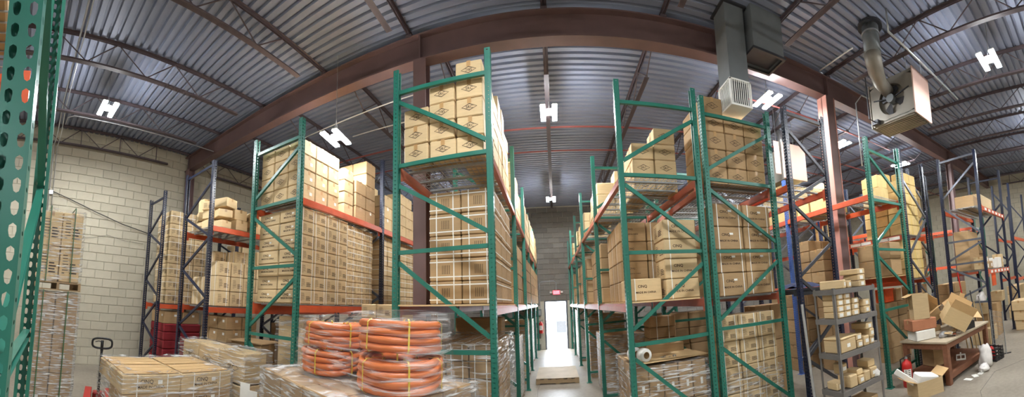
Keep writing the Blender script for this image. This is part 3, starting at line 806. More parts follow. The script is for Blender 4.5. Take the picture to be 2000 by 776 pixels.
# E: upper and lower shelves
stack('top shelf above the tape rolls', 'diamond-printed carton', 1.27, 5.0, 3.655, (2, 3, 5), (0.36, 0.4, 0.262), show='front left', heights=[[3, 3, 2], [4, 4, 4]], prints=(('src', '-y'), ('marks', '-x')), jr=0.02)
stack('middle shelf above the tape rolls', 'brown strapped carton', 1.0, 5.05, 1.975, (2, 3, 4), (0.43, 0.4, 0.302), show='front left', mt='cardboard_brown', prints=(('cinq_small', '-y'),), straps=(('x', 0.1), ('y', -0.15)), heights=[[4, 4, 4], [4, 4, 4]], tape=None)
stack('near end of shelf above tape rolls', 'lettered carton', 1.49, 4.42, 1.975, (1, 1, 4), (0.5, 0.5, 0.275), mt='cardboard', prints=(('cinq', '-y'), ('list', '-x')), straps=(('y', -0.16),), tape=None, jr=0.03)
carton('wide lettered carton lowest at the aisle corner of the tape roll rack', (0.46, 0.5, 0.3), (1.21, 4.74, 1.975), 0.02, 'cardboard', None, None, (('cinq', '-y'),), (('y', -0.15),))
for b_ in range(1, 5):
    y0 = frE[b_][0] + 0.12; L_ = frE[b_ + 1][0] - frE[b_][0] - 0.24; n = int(L_ / 0.42); x0 = frE[b_][1] + 0.07
    nm = ['second', 'third', 'fourth', 'fifth'][b_ - 1]
    stack(f'upper shelf of {nm} bay, tape roll rack', 'tan carton', x0, y0, 3.655, (2, n, 4), (0.36, 0.41, 0.24), show='front left', heights=[[3, 2, 3, 2, 3][:n], [4, 3, 4, 4, 4][:n]], mt='cardboard_pale')
    stack(f'lower shelf of {nm} bay, tape roll rack', 'strapped carton', x0, y0, 1.975, (1, n, 4), (0.44, 0.41, 0.29), show='front left', mt='cardboard_brown', straps=(('x', 0.0),), tape=None)
# F
stack('top shelf below the grille duct', 'diamond-printed carton', 2.26, 4.44, 3.64, (3, 2, 5), (0.35, 0.4, 0.272), heights=[[5, 5], [4, 4], [4, 4]], prints=(('src', '-y'),), mt='cardboard_brown', tape='y', show='front left')
stack('middle shelf below the grille duct', 'huge lettered carton', 2.27, 4.42, 1.95, (2, 2, 4), (0.515, 0.5, 0.345), mt='cardboard_brown', prints=(('cinq', '-y'),), straps=(('y', -0.17), ('y', 0.19)), labels=(('-y', 0.045, 0.235, 0.06, 0.03),), tape=None, jr=0.03)
stack('floor pallet below the grille duct', 'strapped low carton', 2.26, 4.48, 0.14, (3, 1, 8), (0.335, 0.42, 0.188), prints=(('list', '-y'),), mt='cardboard', straps=(('y', -0.11), ('y', 0.11)), tape=None, jr=0.04)
stack('floor behind the tape roll pallet', 'strapped low carton', 1.6, 5.85, 0.14, (1, 1, 8), (0.5, 0.42, 0.19), mt='cardboard_brown', straps=(('y', -0.11), ('y', 0.11)), tape=None)
# E floor pallet
stack('wrapped pallet below the tape rolls', 'upright narrow carton', 0.96, 4.42, 0.14, (5, 4, 2), (0.2, 0.29, 0.49), show='front left', mt='cardboard_brown', labels=(('-y', 0.02, 0.2, 0.035, 0.09),), straps=(('z', 0.3),), tape=None, top=True)
# B
stack('top shelf of green fronted carton rack', 'plain diamond carton', -4.42, 3.72, 3.625, (3, 3, 4), (0.318, 0.315, 0.235), show='front right', heights=[[4, 3, 4], [4, 4, 4], [4, 4, 4]], prints=(('src', '-y'),), tape='x', labels=(('+x', 0.05, 0.1, 0.06, 0.05),))
stack('top shelf of orange beam rack, mid bay', 'plain carton', -4.1, 4.85, 3.625, (2, 1, 4), (0.31, 0.3, 0.215), show='front right', heights=[4, 4])
stack('stepped stack on orange beam shelf', 'brown plain carton', -4.12, 5.2, 3.625, (2, 2, 5), (0.33, 0.36, 0.25), show='front right', heights=[[3, 5], [3, 5]], mt='cardboard_brown')
stack('middle shelf of green fronted carton rack', 'lettered strapped carton', -4.41, 3.72, 2.015, (2, 4, 7), (0.485, 0.305, 0.208), show='front right', prints=(('cinq', '-y'), ('list', '+x')), straps=(('x', -0.122), ('x', 0.122)), labels=(('-y', 0.05, 0.13, 0.045, 0.025),), tape=None, jr=0.02)
stack('shelf corner beside blue frame, carton rack', 'small strapped carton', -3.95, 5.0, 2.015, (1, 3, 7), (0.48, 0.29, 0.205), show='front right', mt='cardboard', straps=(('x', 0.05), ('z', 0.12)), prints=(('list', '+x'),), tape=None)
stack('upper shelf past the blue frame', 'pale carton', -4.1, 6.2, 3.625, (2, 5, 4), (0.35, 0.36, 0.25), show='front right', heights=[[4, 3, 4, 4, 4], [3, 3, 4, 4, 3]], mt='cardboard_pale')
stack('middle shelf past the blue frame', 'strapped carton', -3.95, 6.2, 2.015, (1, 6, 7), (0.48, 0.33, 0.21), show='front right', straps=(('x', 0.05), ('z', 0.12)), tape=None)
stack('floor under the green fronted rack', 'dark carton', -4.4, 4.6, 0.14, (2, 2, 5), (0.48, 0.45, 0.27), show='front right', mt='cardboard_brown')
# between B and A
stack('floor between the carton rack and column', 'square-marked carton', -3.17, 5.0, 0.14, (2, 1, 8), (0.3, 0.4, 0.235), show='front right', prints=(('list', '-y'),), top=True)
carton('big plain carton standing beside the square-marked ones', (0.55, 0.5, 0.95), (-2.25, 5.3, 0.95), 0.05, 'cardboard_brown', None, 'x')
carton('big plain carton underneath another beside the brown column', (0.55, 0.5, 0.93), (-2.25, 5.3, 0.0), 0.03, 'cardboard_brown', None, 'x')
carton('large plain carton on the floor between hoses and tall rack', (0.8, 0.34, 0.9), (-1.3, 5.83, 0.905), 0.0, 'cardboard_brown')
carton('large plain carton under another deep in the hoses rack', (0.8, 0.34, 0.9), (-1.3, 5.83, 0.0), 0.0, 'cardboard_brown')
# C
rnd = random.Random(3)
zs = 3.495
for k, (x, y, lay, rz, sx, sh) in enumerate([(-6.5, 3.85, 0, .25, .3, .2), (-6.12, 3.82, 0, -.1, .3, .19), (-5.82, 3.9, 0, .15, .26, .15), (-6.52, 3.88, 1, -.35, .32, .2), (-6.15, 3.86, 1, .3, .31, .18), (-5.83, 4.3, 0, .05, .3, .22), (-6.3, 3.9, 2, .6, .3, .19), (-5.85, 3.92, 1, -.2, .3, .16), (-5.86, 4.3, 1, -.08, .3, .22), (-5.83, 4.7, 0, .1, .3, .22), (-6.55, 3.9, 2, .1, .22, .3), (-5.88, 4.0, 2, .3, .34, .19), (-5.85, 4.72, 1, -.1, .3, .22), (-5.83, 5.1, 0, .0, .3, .22), (-5.84, 5.1, 1, .1, .3, .22)]):
    desc = ['square', 'squat', 'low', 'skewed', 'turned', 'side', 'tilted', 'thin', 'upper side', 'third side', 'upright', 'topmost flat', 'third upper', 'far side', 'far upper'][k]
    carton(f'{desc} carton in the jumbled heap on the blue rack', (sx, sx * 1.05, sh), (x, y, zs + lay * 0.225), rz, 'cardboard_pale', 'jumbled cartons on the blue rack', prints=(('list', '-y'),) if k % 3 == 0 else ())
stack('middle shelf of the inner blue rack', 'strapped carton', -6.66, 3.74, 1.895, (3, 4, 5), (0.33, 0.33, 0.3), show='front right', heights=[[2, 4, 4, 4], [2, 3, 4, 4], [3, 3, 3, 4]], mt='cardboard', straps=(('y', -0.07), ('y', 0.09), ('x', 0.08)), prints=(('list', '+x'),), tape=None, jr=0.03)
stack('floor pallet of the inner blue rack', 'white-labelled carton', -6.6, 4.0, 0.14, (3, 2, 6), (0.32, 0.4, 0.255), show='front right', mt='cardboard_brown', labels=(('-y', 0.06, 0.17, 0.07, 0.05), ('+x', 0.06, 0.17, 0.07, 0.05)))
# D
stack('shelf against the block wall', 'tall strapped carton', -8.54, 3.62, 1.855, (2, 3, 7), (0.4, 0.36, 0.335), show='front right', straps=(('y', -0.1), ('x', 0.08), ('z', 0.2)), prints=(('list', '+x'), ('list', '-y')), tape=None, jr=0.02)
stack('red wrapped pallet by block wall', 'white-labelled carton', -8.5, 3.6, 1.36, (2, 2, 1), (0.4, 0.5, 0.3), show='front right', mt='cardboard_brown', labels=(('-y', 0.06, 0.2, 0.07, 0.05), ('+x', 0.06, 0.2, 0.07, 0.05)))
mb = MB()
for k in range(6): mb.bevbox(-0.42, 0.42, -0.52, 0.52, k * 0.205, k * 0.205 + 0.2, 0.02)
t = thing('wrapped_load', 'red fabric covered load under the blue rack by the block wall', 'load', (-8.09, 4.12, 0.13))
for k in range(6): part('folded_fabric', MB().bevbox(-0.42, 0.42, -0.52, 0.52, k * 0.205, k * 0.205 + 0.2, 0.02), 'red_fabric', t)
# G, H, J, K
stack('deep shelf behind the pinkish column', 'brown taped carton', 5.14, 5.12, 2.03, (2, 2, 4), (0.42, 0.42, 0.24), show='front left', heights=[[3, 4], [3, 4]], mt='cardboard_brown')
stack('low shelf behind lone green frame', 'big brown carton', 5.66, 3.76, 2.03, (1, 2, 2), (0.4, 0.42, 0.34), show='front left', mt='cardboard_brown')
for k, (x, y, z, rz, tx, ty, s3) in enumerate([(5.45, 5.3, 3.585, .1, 0, 0, (.4, .36, .3)), (5.85, 5.25, 3.585, -.1, 0, 0, (.38, .36, .28)), (5.42, 5.72, 3.585, .1, 0, 0, (.4, .36, .33)), (5.6, 5.45, 3.95, .5, .35, .2, (.4, .36, .3)), (5.9, 5.75, 3.585, .1, 0, 0, (.38, .38, .36)), (5.45, 5.06, 3.585, .05, 0, 0, (.36, .18, .24)), (5.9, 4.1, 3.585, .1, 0, 0, (.34, .36, .28)), (5.92, 4.12, 3.87, -.06, 0, 0, (.32, .34, .26)), (5.9, 5.75, 3.955, -.2, 0, 0, (.36, .36, .34))]):
    d = ['front', 'second', 'rear', 'tipped', 'square rear', 'narrow', 'lone', 'stacked lone', 'highest'][k]
    carton(f'{d} pale carton on the high orange beam shelf past the column', s3, (x, y, z), rz, 'cardboard_yellow', 'cartons on the orange beam shelf', tilt=(tx, ty))
stack('upper shelf beside lone green frame', 'bulging yellowish carton', 6.5, 3.95, 2.925, (3, 3, 6), (0.285, 0.33, 0.242), show='front left', mt='cardboard_yellow', straps=(('y', 0.05),), strap_mat='strap_yellow', tape=None, jr=0.05, jit=0.015, heights=[[5, 6, 6], [6, 6, 6], [6, 6, 6]])
stack('middle shelf beside lone green frame', 'sagging yellowish carton', 6.5, 3.95, 1.92, (3, 3, 4), (0.285, 0.33, 0.222), show='front left', mt='cardboard_yellow', straps=(('y', 0.05),), strap_mat='strap_yellow', tape=None, jr=0.07, jit=0.015)
stack('farther upper shelf of bulging cartons', 'yellowish carton', 6.5, 6.35, 2.925, (3, 1, 6), (0.29, 0.34, 0.24), mt='cardboard_yellow')
stack('farther middle shelf of bulging cartons', 'yellowish carton', 6.5, 6.35, 1.92, (3, 1, 4), (0.29, 0.34, 0.205), mt='cardboard_yellow')
stack('far shelf in the crosswise gap', 'yellowish carton', 8.08, 4.7, 3.37, (3, 1, 4), (0.29, 0.34, 0.27), mt='cardboard_yellow', show='front left')
stack('far lower shelf in crosswise gap', 'brown carton', 8.08, 4.7, 1.92, (3, 1, 4), (0.29, 0.34, 0.27), mt='cardboard_brown')
carton('long big carton alone on top of the crosswise blue rack', (1.15, 0.55, 0.42), (9.35, 3.1, 3.575), 0.02, 'cardboard', None, 'x')
carton('short carton beside the long one on the crosswise rack', (0.5, 0.5, 0.3), (8.5, 3.1, 3.575), 0.1, 'cardboard_brown', None, 'x')
carton('very tall brown carton standing on the crosswise rack', (0.9, 0.4, 1.05), (8.85, 3.35, 1.955), 0.05, 'cardboard_brown', None, 'x')
for k, (x, w_, h_, mt_) in enumerate([(8.45, .3, .16, 'cardboard'), (8.45, .3, .16, 'cardboard'), (8.8, .36, .2, 'cardboard_brown'), (9.2, .3, .26, 'white_board'), (9.75, .34, .3, 'white_board'), (10.05, .2, .4, 'cardboard')]):
    d = ['lower white-ended', 'upper white-ended', 'squat brown', 'white', 'second white', 'upright'][k]
    carton(f'{d} small carton at the front edge of crosswise rack', (w_, .3, h_), (x, 2.85, 1.955 + (0.165 if k == 1 else 0)), 0.03 * (k - 2), mt_, 'small cartons on the crosswise rack', 'x', labels=(('-y', 0.07, h_ / 2, .1, .09),))

# ================================================================== LOADS ON THE FLOOR
def pallet(label, x, y, w, d, rz=0.0, group=None, top=0.02):
    t = thing('wood_pallet', label, 'pallet', (x, y, 0), rz, group)
    n = max(5, int(d / 0.17))
    for k in range(3): part('stringer', MB().box(-w / 2, w / 2, -d / 2 + (d - 0.04) * k / 2, -d / 2 + (d - 0.04) * k / 2 + 0.04, 0.02, 0.11), 'pallet_wood', t)
    n = max(5, int(w / 0.17))
    for k in range(n):
        x0 = -w / 2 + (w - 0.1) * k / (n - 1)
        part('deck_board', MB().box(x0, x0 + 0.1, -d / 2, d / 2, 0.11, 0.13), 'pallet_wood', t)
    for k in range(3):
        x0 = -w / 2 + (w - 0.1) * k / 2
        part('deck_board', MB().box(x0, x0 + 0.1, -d / 2, d / 2, 0.0, 0.02), 'pallet_wood', t)
    return t
def nz3(x, y, z, s=1.0, seed=0): return noise.noise(Vector((x * s + seed * 7.3, y * s - seed * 3.1, z * s + seed)))
def film_box(label, x, y, w, d, z0, z1, rz=0.0, m_='film', top=True, rim=0.0, amp=0.012, seed=0, collar=0.03, res=26, name='stretch_film', flat=False):
    """stretch film round a square load: wrinkled walls, a gathered rim folded in on top"""
    mb = MB(); pts = []
    hw, hd = w / 2, d / 2
    per = 2 * (w + d); nu = 4 * max(6, int(per * res / 4))
    def edge(u):
        C4 = ((-hw, -hd), (hw, -hd), (hw, hd), (-hw, hd), (-hw, -hd))
        i = min(3, int(u * 4 + 1e-6)); f = u * 4 - i
        return C4[i][0] + (C4[i + 1][0] - C4[i][0]) * f, C4[i][1] + (C4[i + 1][1] - C4[i][1]) * f
    nv = max(6, int((z1 - z0) * res))
    def P(u, v):
        x_, y_ = edge(u % 1.0); z = z0 + (z1 - z0) * v
        n_ = nz3(x_, y_, z * 3.0 + (x_ + y_) * 1.5, 3.0, seed) * 0.7 + nz3(x_, y_, z, 9.0, seed) * 0.3
        e_ = amp * abs(n_) * 2.0 + 0.004; kx, ky = 1 + e_ / hw, 1 + e_ / hd
        if v > 0.97: z += collar * (0.4 + nz3(x_, y_, 0, 7, seed + 3))
        return (x_ * kx, y_ * ky, z)
    mb.grid(P, nu, nv)
    if top:
        nr = 5
        def T(u, v):
            x_, y_ = edge(u % 1.0); k = 1 - v * (rim if rim else 0.99)
            n_ = nz3(x_ * k, y_ * k, 1, 8.0, seed)
            return (x_ * k, y_ * k, z1 + 0.006 + (0.004 if flat else 0.022) * (1 - v) * abs(n_) + collar * (1 - v) * (0.5 + nz3(x_, y_, 0, 7, seed + 3)) * 0.8)
        mb.grid(T, nu, nr)
    o = solo(name, mb, m_, label, 'plastic film', (x, y, 0), (0, 0, rz), smooth=True)
    return o

# the tall wrapped pallets against the wall
pallet('wood pallet under the tall wrapped cartons by the close green frame', -5.6, 0.62, 0.95, 0.74)
stack('lower tall wrapped pallet near the wall', 'brown carton', -6.02, 0.27, 0.135, (2, 2, 3), (0.43, 0.345, 0.598), show='right', mt='cardboard_brown', labels=(('+x', 0.0, 0.25, 0.08, 0.05),), prints=(('cinq_small', '+x'),), jit=0.003, gap=0.004, jr=0.004)
film_box('dense cloudy film round the lower of two tall pallets near the wall', -5.59, 0.62, 0.9, 0.73, 0.14, 1.935, 0, 'film_heavy', seed=1, amp=0.014)
t = pallet('thin pallet between the two tall wrapped loads near the wall', -5.55, 0.63, 0.85, 0.7)
t.location.z = 1.972
stack('upper tall wrapped pallet near the wall', 'pale carton', -5.96, 0.30, 2.106, (2, 2, 2), (0.4, 0.32, 0.534), show='right', mt='cardboard_pale', prints=(('list', '+x'),), jit=0.003, gap=0.004, jr=0.004)
film_box('glossy film round the upper of two tall pallets near the wall', -5.55, 0.63, 0.84, 0.68, 2.1, 3.19, 0, 'film', seed=2, amp=0.012)
for nm, z0, z1, xx, y0 in (('lower', 0.14, 1.965, -5.1, 0.62), ('upper', 2.1, 3.235, -5.09, 0.63)):
    for yy in (-0.2, 0.17):
        mb = MB(); mb.box(xx, xx + 0.004, y0 + yy - 0.008, y0 + yy + 0.008, z0, z1).box(xx - 0.9, xx + 0.004, y0 + yy - 0.008, y0 + yy + 0.008, z1, z1 + 0.004)
        solo('packing_band', mb, 'strap_green', f"{'nearer' if yy < 0 else 'farther'} dark green band down the {nm} tall wrapped pallet", 'band')

# P1: wrapped cartons with a bare top, pallet jack behind
p1x, p1y, p1w, p1d = -4.44, 2.12, 1.1, 1.56
pallet('wood pallet under the low wrapped cartons before the pallet jack', p1x, p1y, 1.1, 1.56)
for k in range(4):
    for i in range(2):
        for j in range(2):
            if k < 3 and i == 0: continue
            nm = f"{['lowest', 'second', 'third', 'top'][k]} layer, {'back' if i == 0 else 'front'} {'near' if j == 0 else 'far'} end"
            carton(f'long flat carton, {nm}, low wrapped pallet by the jack', (0.545, 0.775, 0.226), (p1x - 0.275 + i * 0.55, p1y - 0.39 + j * 0.78, 0.135 + k * 0.2285), 0.0, 'cardboard_brown' if k < 3 else 'cardboard', 'cartons on the low wrapped pallet', 'y', prints=(('cinq_small', '+x'),), labels=(('+x', 0.1, 0.14, 0.06, 0.05),), straps=(('x', -0.2), ('x', 0.2)))
mb = MB()
for i, x in enumerate((-0.53, -0.36, -0.19, 0.02, 0.19, 0.36)):
    for j in (-1, 1):
        solo('lid_flap', MB().box(x, x + 0.155, -0.36, 0.36, 0, 0.006), 'cardboard_inside', f"pale lid strip {['at the back', 'second from back', 'third from back', 'third from front', 'second from front', 'at the front'][i]}, {'near' if j < 0 else 'far'} half of low pallet", 'cardboard', (p1x, p1y + j * 0.385, 1.054), group='lid strips on the low wrapped pallet')
film_box('clear film gathered round the sides of the low pallet by jack', p1x, p1y, 1.12, 1.58, 0.14, 1.06, 0, 'film', top=True, rim=0.26, seed=4, amp=0.016, collar=0.045)
# pallet jack
t = thing('pallet_jack', 'black looped pallet jack handle standing behind the low wrapped pallet', 'pallet jack', (-5.75, 1.56, 0), radians(75))
mb = MB(); pts = []
for k in range(28):
    a = 2 * pi * k / 28
    pts.append((0.17 * (abs(cos(a)) ** 0.7) * (1 if cos(a) > 0 else -1), 0.0, 1.13 + 0.085 * (abs(sin(a)) ** 0.6) * (1 if sin(a) > 0 else -1)))
mb.tube(pts, 0.018, 8, closed=True)
part('handle_loop', mb, 'black_plastic', t, smooth=True)
part('tiller', MB().tube([(0, 0, 0.2), (0, 0, 1.05)], 0.022, 10).bar((0, 0, 1.0), (0, 0, 1.18), 0.05, 0.03), 'black_plastic', t, smooth=True)
part('release_lever', MB().tube([(0, -0.02, 1.15), (-0.06, -0.02, 1.17), (-0.12, -0.02, 1.15)], 0.008, 6), 'black_plastic', t)
part('pump_body', MB().bevbox(-0.1, 0.1, -0.08, 0.08, 0.08, 0.32, 0.02), 'red_paint', t)
for s in (-1, 1):
    part('fork', MB().bevbox(s * 0.2 - 0.07, s * 0.2 + 0.07, 0.05, 1.1, 0.04, 0.09, 0.01), 'red_paint', t)
    part('wheel', MB().tube([(s * 0.06 - 0.02, -0.02, 0.08), (s * 0.06 + 0.02, -0.02, 0.08)], 0.08, 14), 'black_plastic', t)

# P2: long wrapped cartons behind P1
pallet('wood pallet under the long wrapped cartons between racks and low pallet', -4.62, 3.2, 1.7, 0.5)
for k, (x, w_) in enumerate(((-5.2, 0.5), (-4.66, 0.56), (-4.07, 0.6))):
    carton(f"long wrapped carton with diamond mark, {['far', 'middle', 'near'][k]} one of three", (w_, 0.42, 0.42), (x, 3.18 + 0.02 * k, 0.862 - 0.004 * k), 0.036, 'cardboard', 'long wrapped cartons', None, prints=(('src', '-y'),))
    carton(f"long lower carton under the {['far', 'middle', 'near'][k]} wrapped one", (w_, 0.42, 0.36), (x, 3.18 + 0.02 * k, 0.135), 0.036, 'cardboard', 'long wrapped cartons', None, straps=(('y', 0.0),), strap_mat='strap_yellow')
    carton(f"long middle carton under the {['far', 'middle', 'near'][k]} wrapped one", (w_, 0.42, 0.33), (x, 3.18 + 0.02 * k, 0.5), 0.036, 'cardboard', 'long wrapped cartons', None)
film_box('loose clear film draped over the long cartons by blue rack', -4.63, 3.2, 1.82, 0.5, 0.45, 1.29, 0.036, 'film_cross', seed=6, amp=0.02)
t = thing('paper_sheet', 'white paper sheets tucked upright in film at the long cartons end', 'paper', (-3.66, 3.0, 0.5), 0.25)
for k in range(2): part('sheet', MB().box(-0.1 + k * 0.13, 0.06 + k * 0.13, -0.02 - k * 0.01, -0.016 - k * 0.01, 0.0, 0.42 - k * 0.08), 'paper', t)

# P3: hoses on wrapped cartons
p3r = -0.345
cu, su = cos(p3r), sin(p3r)
p3 = lambda u, v: (-2.79 + u * cu - v * su, 2.47 + u * su + v * cu)
cx_, cy_ = p3(0.875, 0.625)
pallet('wood pallet under the cartons carrying the orange hoses', cx_, cy_, 1.74, 1.24, p3r)
qx, qy = p3(0.02, 0.02)
stack('wrapped pallet under the hoses', 'brown carton', qx, qy, 0.135, (4, 3, 3), (0.42, 0.395, 0.395), show='front left right', rot=p3r, mt='cardboard_brown', top=True, jit=0.003, jr=0.005, straps=(('z', 0.2),), tape='x')
film_box('wrinkled film round the cartons under the orange hoses', cx_, cy_, 1.75, 1.25, 0.14, 1.336, p3r, 'film_heavy', seed=9, amp=0.02, collar=0.0, flat=True)

def hose_coil(label, x, y, z, R, r, layers, rz=0.0, tilt=(0, 0), seed=0, oval=1.0):
    """coiled hose: layers of turns, three turns deep on top, yellow ties round the bundle"""
    t = thing('hose_coil', label, 'hose', (x, y, z), rz, 'orange hose coils'); t.rotation_euler = (tilt[0], tilt[1], rz)
    mb = MB(); pts = []; n = 40
    rnd = random.Random(seed)
    pitch = r * 1.93
    seq = []
    for ring in range(3):
        RR = R - r - ring * pitch
        ls = list(range(layers)) if ring % 2 == 0 else list(range(layers))[::-1]
        for l in ls: seq.append((RR, r + l * pitch))
    for q, (RR, zz) in enumerate(seq):
        nxt = seq[min(q + 1, len(seq) - 1)]
        for k in range(n):
            f = max(0.0, (k - n * 0.8) / (n * 0.2)); f = f * f * (3 - 2 * f)
            rr, z_ = RR + (nxt[0] - RR) * f, zz + (nxt[1] - zz) * f
            a = 2 * pi * k / n
            wob = 0.008 * sin(3 * a + q) + 0.006 * sin(5 * a + 2 * q + seed)
            pts.append(((rr + wob) * cos(a) * oval, (rr + wob) * sin(a), z_ + 0.006 * sin(2 * a + seed) * (1 + q * 0.05)))
    mb.tube(pts, r * 0.99, 9)
    part('hose', mb, 'hose_orange', t, smooth=True)
    H = 2 * r + (layers - 1) * pitch
    for k in range(6):
        a = 2 * pi * (k + 0.3) / 6 + rnd.uniform(-0.15, 0.15)
        ri, ro = R - 3 * pitch - r * 0.3, R + 0.006
        mb = MB(); prof = [(ri, -0.004), (ri, H + 0.006), (ri + 0.03, H + 0.012), (ro - 0.03, H + 0.01), (ro + 0.008, H - 0.02)] + [(ro + 0.008, 0.02), (ro - 0.02, -0.004)]
        w = 0.007; vs = []
        for q, z_ in prof:
            for s_ in (-w, w): vs.append((q * cos(a) * oval - s_ * sin(a), q * sin(a) + s_ * cos(a), z_))
        m_ = len(prof)
        mb.add(vs, [(2 * i, 2 * i + 1, (2 * i + 3) % (2 * m_), (2 * i + 2) % (2 * m_)) for i in range(m_)])
        part('tie_band', mb, 'strap_yellow', t)
    return t
HL, HR = (-2.12, 2.86), (-1.24, 2.56)
hose_coil('orange hose coil lying lowest at the far end of the pallet', HL[0], HL[1], 1.35, 0.335, 0.029, 4, 0.3, seed=1)
hose_coil('orange hose coil on top at the far end of the pallet', HL[0] + 0.01, HL[1] + 0.02, 1.60, 0.335, 0.029, 4, 1.1, (0.0, 0.03), seed=2)
hose_coil('orange hose coil lying lowest at the near end of the pallet', HR[0], HR[1], 1.36, 0.35, 0.031, 4, 0.8, (0.02, 0.0), seed=3)
hose_coil('orange hose coil sagging on top at the near end of the pallet', HR[0] - 0.02, HR[1] + 0.03, 1.64, 0.34, 0.031, 4, 2.0, (0.03, 0.06), seed=4)
def hull_film():
    mb = MB(); mx_, my_ = (HL[0] + HR[0]) / 2, (HL[1] + HR[1]) / 2
    cs = [(HL[0] - mx_, HL[1] - my_, 0.345, 1.9), (HR[0] - mx_, HR[1] - my_, 0.365, 1.925)]
    n, nv = 96, 26
    ring = []
    for k in range(n):
        a = 2 * pi * k / n; nx, ny = cos(a), sin(a)
        # ray from the middle to the hull of two circles
        best = 0
        for c_ in cs:
            b_ = c_[0] * nx + c_[1] * ny; q = c_[0] ** 2 + c_[1] ** 2 - c_[2] ** 2; dd = b_ * b_ - q
            if dd >= 0: best = max(best, b_ + sqrt(dd))
        # the straight sides between the two
        ax = Vector((cs[1][0] - cs[0][0], cs[1][1] - cs[0][1])).normalized(); pr = Vector((-ax.y, ax.x))
        cr = abs(nx * pr.x + ny * pr.y)
        if cr > 0.05:
            tq = 0.352 / cr; along = (nx * ax.x + ny * ax.y) * tq
            if abs(along) < 0.5: best = max(best, tq)
        ring.append((best + 0.05, a))
    def P(u, v):
        k = int(round(u * n)) % n; R, a = ring[k]
        x_, y_ = cos(a), sin(a)
        mixr = 0.5 + 0.5 * (x_ * 0.95 - y_ * 0.3)
        zt = 1.885 * (1 - mixr) + 1.955 * mixr
        if v < 0.62:
            z = 1.352 + (zt - 0.02 - 1.352) * (v / 0.62); sc = 1.0 + 0.06 * (1 - v / 0.62) ** 2
        else:
            q = (v - 0.62) / 0.38; z = zt + 0.02 * sin(q * pi) ; sc = 1 - q * 0.97
        w = nz3(x_ * R * 2, y_ * R * 2, z * 2 + (x_ - y_) * R, 3.5, 11)
        sc += 0.02 * abs(w)
        return (x_ * R * sc, y_ * R * sc, z + 0.006 * w)
    mb.grid(P, n, nv)
    solo('stretch_film', mb, 'film_hose', 'clear film stretched tightly over the orange hose coils', 'plastic film', (mx_, my_, 0), smooth=True)
hull_film()

# under A and E: wrapped pallets
pallet('wood pallet under strapped cartons in the hoses rack', -1.14, 4.75, 0.95, 1.5)
film_box('film round the strapped cartons below the tall hoses rack', -1.175, 4.72, 0.96, 1.54, 0.14, 1.58, 0, 'film', seed=13, amp=0.012)
pallet('wood pallet below the tape rolls', 1.47, 5.0, 1.05, 1.2)
film_box('film round the upright cartons below the tape rolls', 1.475, 5.01, 1.06, 1.24, 0.14, 1.135, 0, 'film', seed=15, amp=0.014, collar=0.0, flat=True)
pallet('wood pallet under low strapped cartons below the grille duct', 2.82, 4.7, 1.05, 0.6)
pallet('wood pallet deep behind the tape roll pallet', 1.6, 6.05, 0.6, 0.5)
film_box('loose film clinging to cartons below the grille duct', 2.77, 4.71, 1.04, 0.56, 0.14, 0.8, 0, 'film_cross', seed=16, amp=0.015, top=False, collar=0.06)
pallet('wood pallet under dark cartons in the green fronted rack', -3.9, 5.05, 1.0, 0.9)
pallet('wood pallet under the square-marked cartons', -2.86, 5.2, 0.64, 0.45)
pallet('wood pallet under white-labelled cartons in the inner blue rack', -6.1, 4.4, 1.0, 0.9)
pallet('wood pallet under the red covered load', -8.1, 4.12, 0.85, 1.05)
# wrapped upright load behind the green fronted rack
carton('tall wrapped carton standing in the green fronted rack', (0.5, 0.45, 0.9), (-3.86, 4.2, 0.9), 0.1, 'cardboard', None, None, straps=(('y', 0.1),), strap_mat='strap_yellow')
carton('squat carton underneath the tall wrapped one in green rack', (0.5, 0.45, 0.76), (-3.86, 4.2, 0.135), 0.08, 'cardboard', None, None, straps=(('y', 0.1),), strap_mat='strap_yellow')
film_box('torn film hanging on the tall carton in the green rack', -3.86, 4.2, 0.54, 0.49, 0.7, 1.82, 0.1, 'film_cross', seed=17, amp=0.03)
solo('plywood_sheet', MB().box(-0.45, 0.45, -0.3, 0.3, 0, 0.018), 'cardboard_brown', 'thin brown board lying level between blue and green fronted racks', 'board', (-5.0, 4.25, 1.268), (0, 0, 0.1))
stack('floor under the thin level board', 'brown carton', -5.45, 4.0, 0.0, (2, 1, 4), (0.45, 0.42, 0.315), mt='cardboard_brown')

# on the tape roll pallet
solo('plywood_sheet', MB().bevbox(-0.52, 0.52, -0.32, 0.32, 0, 0.014, 0.003), 'plywood', 'tan board lying on the wrapped pallet with tape rolls on it', 'board', (1.5, 4.72, 1.165), (0, 0, 0.12))
def roll(x, y, z, rz, label):
    mb = MB(); R, r_, w = 0.09, 0.045, 0.12
    prof = [(r_, -w / 2), (R - 0.012, -w / 2), (R - 0.006, -w / 2 + 0.004), (R, -w / 2 + 0.02), (R, w / 2 - 0.02), (R - 0.006, w / 2 - 0.004), (R - 0.012, w / 2), (r_, w / 2)]
    mb.lathe(prof, 28)
    t = solo('tape_roll', mb, 'white_plastic', label, 'tape roll', (x, y, z), (pi / 2, 0, rz), smooth=False, group='white tape rolls')
    mb = MB().lathe([(r_ - 0.004, -w / 2 - 0.002), (r_, -w / 2 - 0.002), (r_, w / 2 + 0.002), (r_ - 0.004, w / 2 + 0.002), (r_ - 0.004, -w / 2 - 0.002)], 24)
    part('roll_core', mb, 'cardboard_brown', t)
roll(1.12, 4.45, 1.265, 0.35, 'white tape roll in front, on the tan board')
roll(1.03, 4.62, 1.265, 0.35, 'white tape roll behind the other, on the tan board')
mb = MB()
rnd = random.Random(4)
